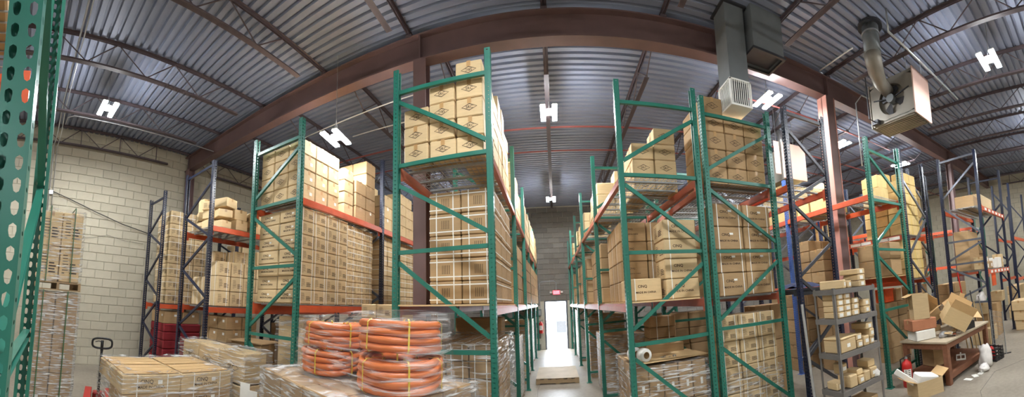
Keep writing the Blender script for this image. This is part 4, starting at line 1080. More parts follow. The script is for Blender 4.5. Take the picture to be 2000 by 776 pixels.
for k in range(9):
    x, y = rnd.uniform(-0.12, 0.12), rnd.uniform(-0.06, 0.06)
    mb.bar((x, y, 0.004), (x + rnd.uniform(-.06, .06), y + rnd.uniform(-.06, .06), 0.012), 0.012, 0.006)
o = solo('metal_clips', mb, 'galvanised', 'small metal clips scattered on the tan board', 'clips', (1.5, 4.6, 1.18)); o['kind'] = 'stuff'
carton('low flat carton lying behind the tape rolls', (0.6, 0.4, 0.16), (1.6, 5.2, 1.15), 0.0, 'cardboard_brown')
# in the aisle
t = pallet('lone wood pallet covered with a pale sheet on the aisle floor', -0.03, 9.6, 1.08, 1.6)
part('cover_sheet', MB().box(-0.54, 0.54, -0.8, 0.8, 0.131, 0.142), 'bench_top', t)
def wrapped(label, x, y, w, d, h, m_='film_heavy', body='cardboard_brown'):
    t = thing('wrapped_load', label, 'load', (x, y, 0))
    n = max(2, int(h / 0.35))
    for k in range(n): part('carton_layer', MB().bevbox(-w / 2, w / 2, -d / 2, d / 2, 0.13 + k * (h - 0.13) / n, 0.125 + (k + 1) * (h - 0.13) / n, 0.01), body, t)
    part('pallet_base', MB().box(-w / 2, w / 2, -d / 2, d / 2, 0.1, 0.125).box(-w / 2, w / 2, -d / 2, -d / 2 + 0.05, 0, 0.1).box(-w / 2, w / 2, d / 2 - 0.05, d / 2, 0, 0.1), 'pallet_wood', t)
    mb = MB(); per = [(-1, -1), (1, -1), (1, 1), (-1, 1), (-1, -1)]
    def P(u, v):
        s_ = u * 4; i = min(3, int(s_)); f = s_ - i
        x_ = (per[i][0] + (per[i + 1][0] - per[i][0]) * f) * w / 2; y_ = (per[i][1] + (per[i + 1][1] - per[i][1]) * f) * d / 2
        k = 1.012 + 0.02 * abs(nz3(x_, y_, v * 4, 4, h))
        return (x_ * k, y_ * k, 0.05 + (h - 0.05) * v)
    mb.grid(P, 48, 14)
    part('film_wrap', mb, m_, t, smooth=True)
    return t
wrapped('wrapped pale load under the second bay beside the aisle, hoses side', -1.24, 7.2, 0.95, 1.2, 1.35, body='white_board')
wrapped('wrapped load under the third bay beside the aisle, hoses side', -1.28, 9.5, 0.95, 1.2, 1.55, body='cardboard')
wrapped('tall wrapped load under the fourth bay beside the aisle, hoses side', -1.3, 11.9, 0.95, 1.2, 1.5, body='white_board')
wrapped('wrapped load under second bay across the aisle from the hoses', 1.42, 7.7, 0.95, 1.2, 1.3)
wrapped('tall wrapped load under third bay across the aisle', 1.36, 10.0, 0.98, 1.4, 1.65, 'film')
wrapped('pale load under far bay beside the exit door', 1.2, 12.5, 0.95, 1.2, 1.75, body='white_board')
# back wall: exit sign, extinguisher, switch box, conduit
t = thing('exit_sign', 'red lit exit sign on the block wall over the bright doorway', 'sign', (0.05, YF - 0.04, 2.5))
part('sign_box', MB().bevbox(-0.16, 0.16, -0.03, 0.0, -0.1, 0.1, 0.008), 'sign_red', t)
part('sign_face', MB().box(-0.145, 0.145, -0.033, -0.0305, -0.085, 0.085), 'exit_red', t)
vs, fs = text_mesh('EXIT', None, 0.02)
part('exit_lettering', MB().add([(v[0] * 0.24, -0.036, v[2] * 0.24) for v in vs], fs), 'white_plastic', t)
for s in (-1, 1): part('emergency_lamp', MB().bevbox(s * 0.25 - 0.05, s * 0.25 + 0.05, -0.06, 0.0, -0.03, 0.05, 0.01), 'white_plastic', t)
part('sign_bracket', MB().box(-0.25, 0.25, -0.012, 0.0, -0.005, 0.02), 'white_plastic', t)
def extinguisher(label, x, y, z, rz=0.0, R=0.085, H=0.46, wall=False):
    t = thing('fire_extinguisher', label, 'extinguisher', (x, y, z), rz)
    mb = MB().lathe([(0, 0), (R * .95, 0), (R, 0.02), (R, H * .78), (R * .85, H * .88), (R * .35, H * .95), (R * .3, H)], 22)
    part('cylinder', mb, 'red_paint', t, smooth=True)
    part('valve', MB().lathe([(R * .3, H), (R * .32, H + 0.03), (0, H + 0.03)], 12).bar((0, 0, H + 0.02), (0, -0.0, H + 0.045), 0.03, 0.03), 'galvanised', t)
    part('lever', MB().bar((-0.02, 0, H + 0.04), (0.1, 0, H + 0.075), 0.022, 0.012).bar((-0.02, 0, H + 0.03), (0.09, 0, H + 0.03), 0.022, 0.01), 'black_plastic', t)
    part('discharge_hose', MB().tube([(-0.02, 0, H + 0.03), (-R * 1.1, 0, H), (-R * 1.15, 0, H * 0.6), (-R * 1.12, 0, H * .3)], 0.012, 8), 'black_plastic', t)
    mb = MB(); n = 8
    vs = []
    for k in range(n + 1):
        a = -pi / 2 - 0.75 + 1.5 * k / n
        vs += [((R + 0.002) * cos(a), (R + 0.002) * sin(a), H * .28), ((R + 0.002) * cos(a), (R + 0.002) * sin(a), H * .66)]
    mb.add(vs, [(2 * i, 2 * i + 2, 2 * i + 3, 2 * i + 1) for i in range(n)])
    part('instruction_label', mb, 'paper', t)
    mb = MB()
    for k in range(4):
        zz = H * (.6 - k * .07)
        for s_ in (-0.5, 0.12):
            vs = []
            for q in range(3):
                a = -pi / 2 + s_ + 0.35 * q / 2
                vs += [((R + 0.003) * cos(a), (R + 0.003) * sin(a), zz), ((R + 0.003) * cos(a), (R + 0.003) * sin(a), zz + 0.012)]
            mb.add(vs, [(0, 2, 3, 1), (2, 4, 5, 3)])
    part('label_print', mb, 'ink', t, kind='stuff')
    return t
extinguisher('red fire extinguisher hung on the block wall beside the bright doorway', -0.69, YF - 0.15, 0.72, 0, 0.095, 0.52)
solo('wall_bracket', MB().box(-0.03, 0.03, -0.06, 0.0, 0, 0.3), 'steel_dark', 'bracket holding the extinguisher beside the bright doorway', 'bracket', (-0.69, YF - 0.0, 0.85))
t = thing('switch_box', 'gray switch box on the block wall beside the doorway', 'electrical box', (-0.75, YF - 0.04, 1.48))
part('body', MB().bevbox(-0.1, 0.1, -0.08, 0.0, 0, 0.3, 0.01), 'duct_gray', t); part('cover', MB().box(-0.07, 0.07, -0.085, -0.08, 0.05, 0.25), 'galvanised', t)
mb = MB().tube([(-0.7, YF - 0.062, 1.78), (-0.7, YF - 0.062, 2.9), (-0.62, YF - 0.062, 3.0), (-0.05, YF - 0.062, 3.02), (0.05, YF - 0.062, 2.95), (0.05, YF - 0.062, 2.6)], 0.015, 6)
solo('conduit', mb, 'conduit', 'thin conduit from the switch box up and over to the exit sign', 'conduit')

# ================================================================== UNDER THE ROOF: heaters, ducts, pipes
t = thing('unit_heater', 'hanging unit heater with pink end panel and round fan', 'heater', (6.12, 3.45, 5.1))
hx, hy, hz = 0.32, 0.5, 0.85
mb = MB().box(-hx, hx, -hy, hy, 0.0, 0.05).box(-hx, hx, -hy, hy, hz - 0.05, hz).box(-hx + 0.1, hx, -hy, hy, 0.05, hz - 0.05)
# front skin with a round fan opening, on the -X side
n = 32; vs = []; cy, cz, R = 0.0, 0.42, 0.3
for k in range(n):
    a = 2 * pi * k / n; c_, s_ = cos(a), sin(a)
    q = min(hy / max(abs(c_), 1e-6), 0.38 / max(abs(s_), 1e-6))
    vs += [(-hx, cy + R * c_, cz + R * s_), (-hx, cy + q * c_, cz + q * s_), (-hx + 0.1, cy + R * c_, cz + R * s_)]
mb.add(vs, [f for k in range(n) for f in ((3 * k, 3 * k + 1, 3 * ((k + 1) % n) + 1, 3 * ((k + 1) % n)), (3 * k, 3 * ((k + 1) % n), 3 * ((k + 1) % n) + 2, 3 * k + 2))])
part('casing', mb, 'zinc_heater', t)
part('end_panel', MB().bevbox(-hx - 0.02, hx + 0.02, -hy - 0.03, -hy, -0.02, hz + 0.03, 0.006), 'pink_panel', t)
part('end_panel', MB().bevbox(-hx - 0.02, hx + 0.02, hy, hy + 0.03, -0.02, hz + 0.03, 0.006), 'zinc_heater', t)
for k in range(9): part('louver', MB().box(-hx + 0.03 + k * 0.066, -hx + 0.07 + k * 0.066, -hy + 0.04, hy - 0.04, -0.018, 0.0), 'zinc_heater', t)
for k in range(4):
    a = k * pi / 2 + 0.4
    vs = [(-hx + 0.02, 0.04 * cos(a), cz + 0.04 * sin(a)), (-hx + 0.06, 0.26 * cos(a - 0.35), cz + 0.26 * sin(a - 0.35)), (-hx + 0.05, 0.28 * cos(a), cz + 0.28 * sin(a)), (-hx + 0.02, 0.24 * cos(a + 0.4), cz + 0.24 * sin(a + 0.4))]
    part('fan_blade', MB().add(vs + [(x + 0.006, y, z) for x, y, z in vs], [(0, 1, 2, 3), (7, 6, 5, 4), (0, 4, 5, 1), (1, 5, 6, 2), (2, 6, 7, 3), (3, 7, 4, 0)]), 'steel_dark', t)
part('fan_motor', MB().tube([(-hx - 0.06, 0, cz), (-hx + 0.09, 0, cz)], 0.085, 16), 'duct_gray', t)
for y in (-0.42, 0.42): part('motor_bracket', MB().bar((-hx - 0.01, 0, cz), (-hx - 0.005, y, cz + 0.1), 0.02, 0.02), 'steel_dark', t)
part('gas_valve', MB().bevbox(-hx - 0.1, -hx, 0.3, 0.45, 0.0, 0.1, 0.01).tube([(-hx - 0.05, 0.37, 0.05), (-hx - 0.3, 0.37, 0.05), (-hx - 0.3, 0.37, 0.9)], 0.014, 6), 'steel_dark', t)
for x in (-hx, hx):
    for y in (-0.4, 0.4): part('hanger_rod', MB().tube([(x, y, hz), (x, y, ZD - 5.1)], 0.008, 6), 'conduit', t)
fx, fy, fz = 5.0 - 6.12, 3.26 - 3.45, -5.1
part('flue_pipe', MB().tube([(fx, fy, ZD + fz), (fx, fy, 5.95 + fz)], 0.15, 18), 'duct_gray', t, smooth=True)
part('flue_elbow', MB().tube([(fx, fy, 6.0 + fz), (fx + 0.03, fy + 0.02, 5.9 + fz), (fx + 0.2, fy + 0.1, 5.8 + fz), (fx + 0.5, fy + 0.22, 5.74 + fz), (fx + 0.83, fy + 0.26, 5.7 + fz)], [0.156, 0.156, 0.15, 0.13, 0.12], 16), 'zinc_heater', t, smooth=True)
part('flue_clamp', MB().lathe([(0.152, 6.28), (0.165, 6.28), (0.165, 6.31), (0.152, 6.31)], 20, c=(fx, fy, fz)), 'galvanised', t)
part('roof_collar', MB().lathe([(0.15, ZD - 0.04), (0.22, ZD - 0.04), (0.22, ZD), (0.15, ZD)], 20, c=(fx, fy, fz)), 'steel_dark', t)
t = thing('unit_heater', 'second heater with pale pink panels behind the blue frame', 'heater', (5.55, 6.5, 4.62))
part('casing', MB().bevbox(-0.3, 0.3, -0.35, 0.4, 0, 0.8, 0.01), 'zinc_heater', t)
part('end_panel', MB().bevbox(-0.42, 0.32, -0.38, -0.35, -0.03, 0.84, 0.006), 'pink_panel', t)
part('end_panel', MB().bevbox(-0.64, -0.48, -0.36, -0.34, 0.05, 0.84, 0.006), 'pink_panel', t)
part('flue_stub', MB().tube([(-0.1, 0, 0.8), (-0.1, 0, 1.25), (-0.1, 0.15, 1.4), (-0.1, 0.15, ZD - 4.62)], 0.09, 14), 'galvanised', t, smooth=True)
for x in (-0.28, 0.28): part('hanger_rod', MB().tube([(x, 0, 0.8), (x, 0, ZD - 4.62)], 0.008, 6), 'conduit', t)
# supply duct with a grille head, and the boxed drop beside it
t = thing('air_duct', 'square gray duct dropping from the roof to a white grille head', 'duct', (2.82, 4.38, 0))
part('duct_shaft', MB().box(-0.17, 0.17, -0.17, 0.17, 5.22, ZD - 0.002), 'duct_gray', t)
part('flange', MB().box(-0.21, 0.21, -0.21, 0.21, ZD - 0.03, ZD - 0.001), 'steel_dark', t)
hb = MB()
for a in (-0.19, 0.165):
    for c in (-0.19, 0.165): hb.box(a, a + 0.025, c, c + 0.025, 4.83, 5.22)
hb.box(-0.19, 0.19, -0.19, 0.19, 5.2, 5.225).box(-0.19, 0.19, -0.19, 0.19, 4.8, 4.83)
part('grille_head', hb, 'white_plastic', t)
part('dark_core', MB().box(-0.15, 0.15, -0.15, 0.15, 4.83, 5.2), 'steel_dark', t)
for k in range(9):
    p = -0.15 + k * 0.0365
    part('grille_bar', MB().box(p, p + 0.012, -0.186, -0.176, 4.83, 5.2), 'white_plastic', t)
    part('grille_bar', MB().box(-0.186, -0.176, p, p + 0.012, 4.83, 5.2), 'white_plastic', t)
t = thing('air_duct', 'wider gray return duct with dark open underside beside the grille duct', 'duct', (3.35, 4.3, 0))
mb = MB().box(-0.3, 0.3, -0.22, -0.2, 5.75, ZD - 0.002).box(-0.3, 0.3, 0.2, 0.22, 5.75, ZD - 0.002).box(-0.3, -0.28, -0.2, 0.2, 5.75, ZD - 0.002).box(0.28, 0.3, -0.2, 0.2, 5.75, ZD - 0.002)
part('duct_shaft', mb, 'duct_gray', t)
part('filter', MB().box(-0.28, 0.28, -0.2, 0.2, 5.8, 5.83), 'steel_dark', t)
part('bottom_frame', MB().box(-0.32, 0.32, -0.24, -0.2, 5.72, 5.76).box(-0.32, 0.32, 0.2, 0.24, 5.72, 5.76).box(-0.32, -0.28, -0.2, 0.2, 5.72, 5.76).box(0.28, 0.32, -0.2, 0.2, 5.72, 5.76), 'steel_dark', t)
# conduits, each a pipe of its own
def pipe(label, pts, r=0.014, m_='conduit', cat='pipe'): return solo('conduit', MB().tube(pts, r, 7), m_, label, cat, smooth=True)
wx = XL + 0.02
pipe('conduit running up the block wall and out under the roof deck', [(wx + 0.02, 0.66, 3.75), (wx + 0.02, 0.68, 5.85), (wx + 0.1, 0.68, 5.92), (-8.4, 0.68, 5.93), (-7.6, 0.68, 6.25), (-3.6, 0.66, 6.3)], 0.016)
pipe('second conduit close beside it on the block wall', [(wx + 0.02, 0.76, 3.75), (wx + 0.02, 0.77, 5.8), (wx + 0.12, 0.77, 5.88), (-8.4, 0.77, 5.89), (-7.6, 0.75, 6.2), (-3.6, 0.71, 6.25)], 0.012)
pipe('long white conduit below the joists over the wrapped pallets', [(-7.9, 0.8, 5.9), (-7.62, 0.82, 5.93), (-7.5, 0.95, 5.93), (-7.48, 4.6, 5.93)], 0.012, 'conduit')
t = thing('junction_box', 'small junction box on conduits low on the block wall', 'electrical box', (wx, 0.71, 4.55)); part('body', MB().bevbox(0.0, 0.06, -0.06, 0.06, 0, 0.12, 0.006), 'conduit', t); part('cover', MB().box(0.06, 0.064, -0.05, 0.05, 0.01, 0.11), 'galvanised', t)
solo('conduit_strut', MB().box(0.0, 0.03, -0.16, 0.2, 0, 0.03).box(0.0, 0.03, -0.16, 0.2, 0.1, 0.13), 'conduit', 'short metal struts holding the wall conduits', 'bracket', (wx - 0.005, 0.71, 3.85))
solo('cable', MB().tube([(wx + 0.03, 0.45, 4.74), (wx + 0.04, 1.2, 4.5), (wx + 0.06, 2.0, 4.22), (wx + 0.06, 2.8, 3.98), (wx + 0.05, 3.6, 3.82)], 0.012, 6), 'cable_black', 'black cable slanting down the block wall to the blue rack', 'cable', smooth=True)
solo('cable', MB().tube([(wx + 0.02, 1.6, 3.44), (wx + 0.02, 2.0, 3.5), (wx + 0.02, 2.4, 3.62), (wx + 0.02, 2.9, 3.52), (wx + 0.02, 3.5, 3.5)], 0.005, 5), 'cable_black', 'thin dark cable sagging along the block wall', 'cable', smooth=True)
pipe('thin white conduit under the far joists behind the carton rack', [(-5.3, 5.7, 5.93), (-2.3, 5.5, 5.93)], 0.012, 'white_plastic')
pipe('second thin conduit under the far joists behind the carton rack', [(-4.3, 6.3, 5.93), (-2.3, 6.3, 5.93)], 0.012, 'white_plastic')
pipe('gas pipe crossing the roof above the pink heater panel', [(4.7, 2.72, 6.3), (4.7, 2.72, 5.92), (7.4, 2.65, 5.9)], 0.018)
pipe('short white conduit ending by the flue pipe', [(5.09, 3.75, 6.36), (5.08, 4.62, 6.36)], 0.014, 'white_plastic')
pipe('conduit looping beside the pinkish column top', [(5.75, 4.3, 4.4), (5.75, 4.3, 5.75), (5.85, 4.2, 5.92), (6.6, 4.15, 5.92), (7.3, 4.15, 5.9)], 0.014)
pipe('reddish gas line running under the joists beyond the girder', [(3.2, 5.6, 5.935), (6.9, 5.6, 5.935), (9.0, 5.6, 5.935)], 0.016, 'conduit_red')

# ================================================================== GRAY SHELVING UNIT
sx0, sx1, sy0, sy1 = 3.22, 4.1, 3.08, 3.46
SU = thing('shelving_unit', 'gray boltless shelving unit crammed with small cartons', 'shelves', ((sx0 + sx1) / 2, (sy0 + sy1) / 2, 0))
ox, oy = SU.location.x, SU.location.y
for x in (sx0, sx1):
    for y in (sy0, sy1):
        s1 = 1 if x == sx0 else -1; s2 = 1 if y == sy0 else -1
        a, c = sorted((x - ox, x - ox + s1 * 0.035)); e, f = sorted((y - oy, y - oy + s2 * 0.035))
        mb = MB().box(a, c, *sorted((y - oy, y - oy + s2 * 0.003)), 0, 1.93).box(*sorted((x - ox, x - ox + s1 * 0.003)), e, f, 0, 1.93)
        part('post', mb, 'gray_shelf', SU)
SHZ = (0.12, 0.575, 1.06, 1.52, 1.91)
for z in SHZ:
    mb = MB().box(sx0 - ox, sx1 - ox, sy0 - oy, sy1 - oy, z - 0.012, z)
    part('shelf_board', mb, 'gray_shelf', SU)
    mb = MB().box(sx0 - ox - 0.006, sx1 - ox + 0.006, sy0 - oy - 0.008, sy0 - oy - 0.003, z - 0.065, z + 0.004).box(sx0 - ox - 0.006, sx1 - ox + 0.006, sy1 - oy + 0.003, sy1 - oy + 0.008, z - 0.065, z + 0.004)
    mb.box(sx0 - ox - 0.008, sx0 - ox - 0.003, sy0 - oy, sy1 - oy, z - 0.065, z + 0.004).box(sx1 - ox + 0.003, sx1 - ox + 0.008, sy0 - oy, sy1 - oy, z - 0.065, z + 0.004)
    part('shelf_rim', mb, 'gray_shelf', SU, kind='stuff')
def small(desc, x, y, z, s3, rz=0.0, mt='cardboard', lab=True, tilt=(0, 0)):
    w, d, h = s3
    return carton(f'{desc}', s3, (x, y, z), rz, mt, 'small cartons on the gray shelving', None, labels=(('-y', 0.0, h * 0.5, min(.07, w * .6), min(.05, h * .6)),) if lab else (), tilt=tilt)
Z5, Z4, Z3, Z2, Z1 = [z + 0.004 for z in SHZ[::-1]]
small('long white-ended carton on the top of gray shelving, near corner', 3.4, 3.25, Z5, (0.14, 0.34, 0.12), 0.5)
small('small open carton atop gray shelving beside the long one', 3.62, 3.25, Z5, (0.13, 0.2, 0.1), 0.3)
for k in range(2): small(f"{['lower', 'upper'][k]} carton of the pair at right end atop gray shelving", 3.86, 3.25, Z5 + k * 0.088, (0.16, 0.3, 0.085), 0.05 - 0.1 * k)
small('carton crowning the pile atop the gray shelving', 3.84, 3.26, Z5 + 0.178, (0.2, 0.32, 0.08), 0.1)
for i in range(2):
    for k in range(4): small(f"{ORD[k]} layer carton, {['near' , 'second'][i]} column, second shelf of gray shelving", 3.36 + i * 0.145, 3.24, Z4 + k * 0.082, (0.138, 0.27, 0.08), 0.02 * (k - i))
for k in range(3): small(f"{ORD[k]} carton up in the middle of second shelf, gray shelving", 3.68, 3.22, Z4 + k * 0.082, (0.15, 0.22, 0.08), -0.08 + 0.07 * k)
for k in range(2): small(f"{['lower', 'upper'][k]} carton at far end of second shelf, gray shelving", 3.92, 3.24, Z4 + k * 0.1, (0.17, 0.26, 0.097), 0.12)
small('wide low carton on third shelf of gray shelving, near corner', 3.44, 3.26, Z3, (0.34, 0.3, 0.17), 0.06)
small('flat lid lying on the wide carton, third shelf of gray shelving', 3.46, 3.26, Z3 + 0.173, (0.4, 0.3, 0.03), 0.14, 'cardboard_pale', False)
for k, (x, z, s3) in enumerate(((3.71, 0, (.12, .25, .1)), (3.71, .102, (.12, .22, .09)), (3.85, 0, (.12, .26, .14)), (3.97, 0, (.1, .26, .1)), (3.97, .102, (.11, .28, .12)), (3.92, .225, (.16, .28, .09)))):
    small(f"{['squat', 'squat upper', 'upright', 'end', 'end upper', 'topmost end'][k]} carton on third shelf of gray shelving", x, 3.24, Z3 + z, s3, 0.03 * (k - 2), 'cardboard')
for k, (x, y, z, s3, mt_) in enumerate(((3.33, 3.3, 0, (.16, .2, .1), 'cardboard'), (3.48, 3.22, 0, (.15, .24, .16), 'cardboard'), (3.64, 3.22, 0, (.13, .24, .11), 'cardboard'), (3.78, 3.22, 0, (.12, .24, .14), 'cardboard'), (3.48, 3.34, .163, (.12, .16, .14), 'cardboard'), (3.66, 3.24, .113, (.13, .2, .08), 'cardboard_pale'), (3.95, 3.24, 0, (.14, .26, .15), 'cardboard'), (3.95, 3.26, .153, (.16, .22, .1), 'cardboard_pale'))):
    small(f"{['flat', 'upright', 'middle', 'tall middle', 'stacked upright', 'pale lidded', 'end', 'pale end'][k]} carton on fourth shelf of gray shelving", x, y, Z2 + z, s3, 0.05 * ((k % 3) - 1), mt_, k % 2 == 0)
carton('flat carton on the bottom shelf of gray shelving', (0.5, 0.3, 0.2), (3.75, 3.27, Z1), 0.05, 'cardboard_brown', None, None)
def crumple(name, label, cat, x, y, z, sx, sy, sz, m_, seed=0, sub=3, amp=0.35):
    bm = bmesh.new(); bmesh.ops.create_icosphere(bm, subdivisions=sub, radius=1.0)
    for v in bm.verts:
        n_ = nz3(v.co.x, v.co.y, v.co.z, 1.7, seed) + 0.5 * nz3(v.co.x, v.co.y, v.co.z, 4.0, seed)
        v.co *= 1 + amp * n_
        v.co.x *= sx; v.co.y *= sy; v.co.z *= sz
        if v.co.z < -sz * 0.5: v.co.z = -sz * 0.5 + (v.co.z + sz * 0.5) * 0.1
    lo = min(v.co.z for v in bm.verts)
    for v in bm.verts: v.co.z -= lo
    me = bpy.data.meshes.new(name); bm.to_mesh(me); bm.free(); me.materials.append(MATS[m_])
    me.polygons.foreach_set('use_smooth', [True] * len(me.polygons))
    return tag(link(name, me, None, (x, y, z)), label, cat)
crumple('plastic_bag', 'clear crumpled bag at the end of fourth shelf, gray shelving', 'bag', 4.0, 3.12, Z2 + 0.0, 0.05, 0.05, 0.07, 'bag_white', 3)
solo('gray_pole', MB().tube([(3.12, 3.5, 0.02), (3.08, 3.56, 1.75)], 0.02, 8), 'conduit', 'thin gray pole leaning behind the gray shelving', 'pole')
board_deck(G_, 3.44, 4.28, 4.1, 5.3, 1.93, 'steel_dark', 0.03)
for y_ in (4.12, 5.2): part('shelf_support', MB().box(3.44 - 3.85, 4.3 - 3.85, y_ - 4.02, y_ + 0.04 - 4.02, 1.85, 1.93), 'steel_dark', G_)
def cloth():
    mb = MB()
    def P(u, v):
        x, y = (u - .5) * 0.62, (v - .5) * 0.5
        e = max(abs(x) / 0.31, abs(y) / 0.25)
        z = 0.09 * (1 - e ** 3) + 0.04 * nz3(x, y, 0, 7, 2) + 0.012
        return (x, y, max(z, 0.006))
    mb.grid(P, 30, 24); return mb
solo('folded_cloth', cloth(), 'navy_cloth', 'crumpled navy cloth with pale edge on the shelf beside gray shelving', 'cloth', (3.8, 4.4, 1.962), smooth=True)

# ================================================================== WORKBENCH AND ITS CLUTTER
WB = thing('workbench', 'heavy brown wooden workbench piled with open cartons and scraps', 'table', (6.4, 3.03, 0), -0.06)
part('bench_top', MB().bevbox(-1.02, 1.02, -0.5, 0.5, 0.74, 0.78, 0.006), 'bench_top', WB)
for s in (-1, 1): part('apron', MB().box(-0.95, 0.95, s * 0.44 - 0.015, s * 0.44 + 0.015, 0.63, 0.74), 'bench_wood', WB)
for s in (-1, 1): part('apron', MB().box(s * 0.95 - 0.015, s * 0.95 + 0.015, -0.44, 0.44, 0.63, 0.74), 'bench_wood', WB)
for sx in (-1, 1):
    for sy in (-1, 1): part('leg', MB().bevbox(sx * 0.93 - 0.05, sx * 0.93 + 0.05, sy * 0.43 - 0.05, sy * 0.43 + 0.05, 0, 0.74, 0.006), 'bench_wood', WB)
part('lower_shelf', MB().box(-0.9, 0.9, -0.42, 0.42, 0.16, 0.185), 'bench_wood', WB)
part('stretcher', MB().box(-0.9, 0.9, -0.45, -0.42, 0.08, 0.19), 'bench_wood', WB)
def open_carton(label, size, loc, rot=(0, 0, 0), flaps=(0.9, 0.9, 0.9, 0.9), mt='cardboard', cat='open carton', base=False):
    """an opened carton: walls with thickness, four lid flaps bent outwards by the given angles from upright"""
    w, d, h = size; t_ = 0.006
    t = tag(link('open_carton', None, None, loc, rot), label, cat)
    mb = MB().box(-w/2, w/2, -d/2, d/2, 0, t_).box(-w/2, w/2, -d/2, -d/2 + t_, t_, h).box(-w/2, w/2, d/2 - t_, d/2, t_, h).box(-w/2, -w/2 + t_, -d/2 + t_, d/2 - t_, t_, h).box(w/2 - t_, w/2, -d/2 + t_, d/2 - t_, t_, h)
    part('box_body', mb, mt, t)
    for k, a in enumerate(flaps):
        if a is None: continue
        L_ = (w, d)[k % 2]; hf = min(w, d) * 0.5
        o = part('lid_flap', MB().box(-L_/2 + 0.004, L_/2 - 0.004, 0, t_, 0, hf), 'cardboard_inside', t, ((0, d/2 - t_, h), (w/2 - t_, 0, h), (0, -d/2 + t_, h), (-w/2 + t_, 0, h))[k], (0, 0, (0, -pi/2, pi, pi/2)[k]))
        o.rotation_euler = (Matrix.Rotation((0, -pi/2, pi, pi/2)[k], 4, 'Z') @ Matrix.Rotation(-a, 4, 'X')).to_euler()
    return t
BZ = 0.783
carton('low white carton at the bench end below the reddish one', (0.42, 0.34, 0.18), (5.62, 3.22, BZ), -0.5, 'white_board', None, None, labels=())
carton('reddish brown carton on the white one at the bench end', (0.52, 0.36, 0.2), (5.64, 3.24, BZ + 0.184), -0.55, 'cardboard_red', None, 'x')
open_carton('upright narrow carton standing on the reddish carton', (0.31, 0.29, 0.47), (5.62, 3.22, BZ + 0.388), (0, 0, -0.75), (1.75, None, None, 1.9), 'cardboard')
open_carton('open carton tipped behind the upright narrow one, flaps up', (0.38, 0.34, 0.32), (6.36, 3.4, BZ + 0.26), (0.45, -0.5, -0.6), (0.5, 0.2, 0.9, 0.4), 'cardboard')
carton('brown carton propping the tipped open one on the bench', (0.3, 0.2, 0.12), (6.36, 3.36, BZ), -0.3, 'cardboard_brown')
open_carton('large open carton lying tilted across the bench middle', (0.5, 0.36, 0.34), (6.03, 2.76, BZ + 0.2), (0.3, 0.55, -0.85), (0.35, 1.2, 0.2, None), 'cardboard_pale')
open_carton('open carton leaning over the black tray on the bench', (0.34, 0.3, 0.3), (6.7, 2.82, BZ + 0.24), (0.1, -0.5, -0.9), (0.6, 0.9, 0.4, 1.4), 'cardboard_pale')
t = thing('plastic_tray', 'black plastic tray on the bench front edge', 'tray', (6.5, 2.7, BZ), -0.2)
part('tray_walls', MB().box(-0.2, 0.2, -0.13, 0.13, 0, 0.006).box(-0.2, 0.2, -0.13, -0.125, 0, 0.15).box(-0.2, 0.2, 0.125, 0.13, 0, 0.15).box(-0.2, -0.195, -0.13, 0.13, 0, 0.15).box(0.195, 0.2, -0.13, 0.13, 0, 0.15), 'black_plastic', t)
part('tray_rim', MB().box(-0.215, 0.215, -0.145, -0.13, 0.14, 0.152).box(-0.215, 0.215, 0.13, 0.145, 0.14, 0.152), 'black_plastic', t)
crumple('rag', 'gray rag heaped on the bench front among scraps', 'rag', 5.78, 2.84, BZ, 0.12, 0.08, 0.07, 'gray_rag', 5)
crumple('rag', 'small white rag near the bench front edge', 'rag', 6.12, 2.68, BZ, 0.06, 0.05, 0.04, 'bag_white', 8)
rnd = random.Random(12)
for k in range(7):
    x, y = 5.7 + rnd.uniform(0, 0.4), 2.66 + rnd.uniform(0, 0.16)
    solo('cardboard_scrap', MB().box(-0.07, 0.07, -0.04, 0.04, 0, 0.005), ['cardboard_pale', 'paper', 'cardboard'][k % 3], f"{['torn pale', 'white', 'brown', 'bent pale', 'narrow white', 'curled brown', 'loose pale'][k]} scrap lying on the bench front", 'scrap', (x, y, BZ + 0.003 + 0.012 * k), (rnd.uniform(-.25, .25), rnd.uniform(-.25, .25), rnd.uniform(0, 3)))
t = thing('hand_tool', 'orange handled pliers among scraps on the bench front', 'tool', (5.88, 2.66, BZ + 0.012), 0.5)
for s in (-1, 1): part('grip', MB().tube([(0, 0, 0), (0.07, s * 0.014, 0), (0.16, s * 0.03, 0)], 0.01, 6), 'orange_bin', t)
part('jaw', MB().bar((-0.08, 0, 0), (0.01, 0, 0), 0.02, 0.012), 'steel_dark', t)
t = thing('tape_gun', 'green and yellow tape dispenser standing at the bench end', 'tool', (7.1, 3.0, BZ), 0.4)
part('reel', MB().tube([(0, -0.025, 0.1), (0, 0.025, 0.1)], 0.07, 16), 'green_paint', t); part('handle', MB().tube([(0.04, 0, 0.03), (0.16, 0, 0.02)], 0.014, 8).bar((0, 0, 0.1), (0.05, 0, 0.01), 0.03, 0.03), 'strap_yellow', t)
carton('white open-topped carton at the bench end beside tools', (0.24, 0.2, 0.28), (6.88, 3.1, BZ), 0.3, 'white_board', None, None)
t = thing('paint_roller', 'long red handled pole leaning on the far bench end', 'tool', (7.45, 2.95, 0), 0)
part('pole', MB().tube([(0.06, 0, 0.01), (-0.02, 0.1, 1.3)], 0.013, 8), 'steel_dark', t); part('grip', MB().tube([(-0.02, 0.1, 1.3), (-0.06, 0.15, 1.95)], 0.016, 8), 'red_paint', t)
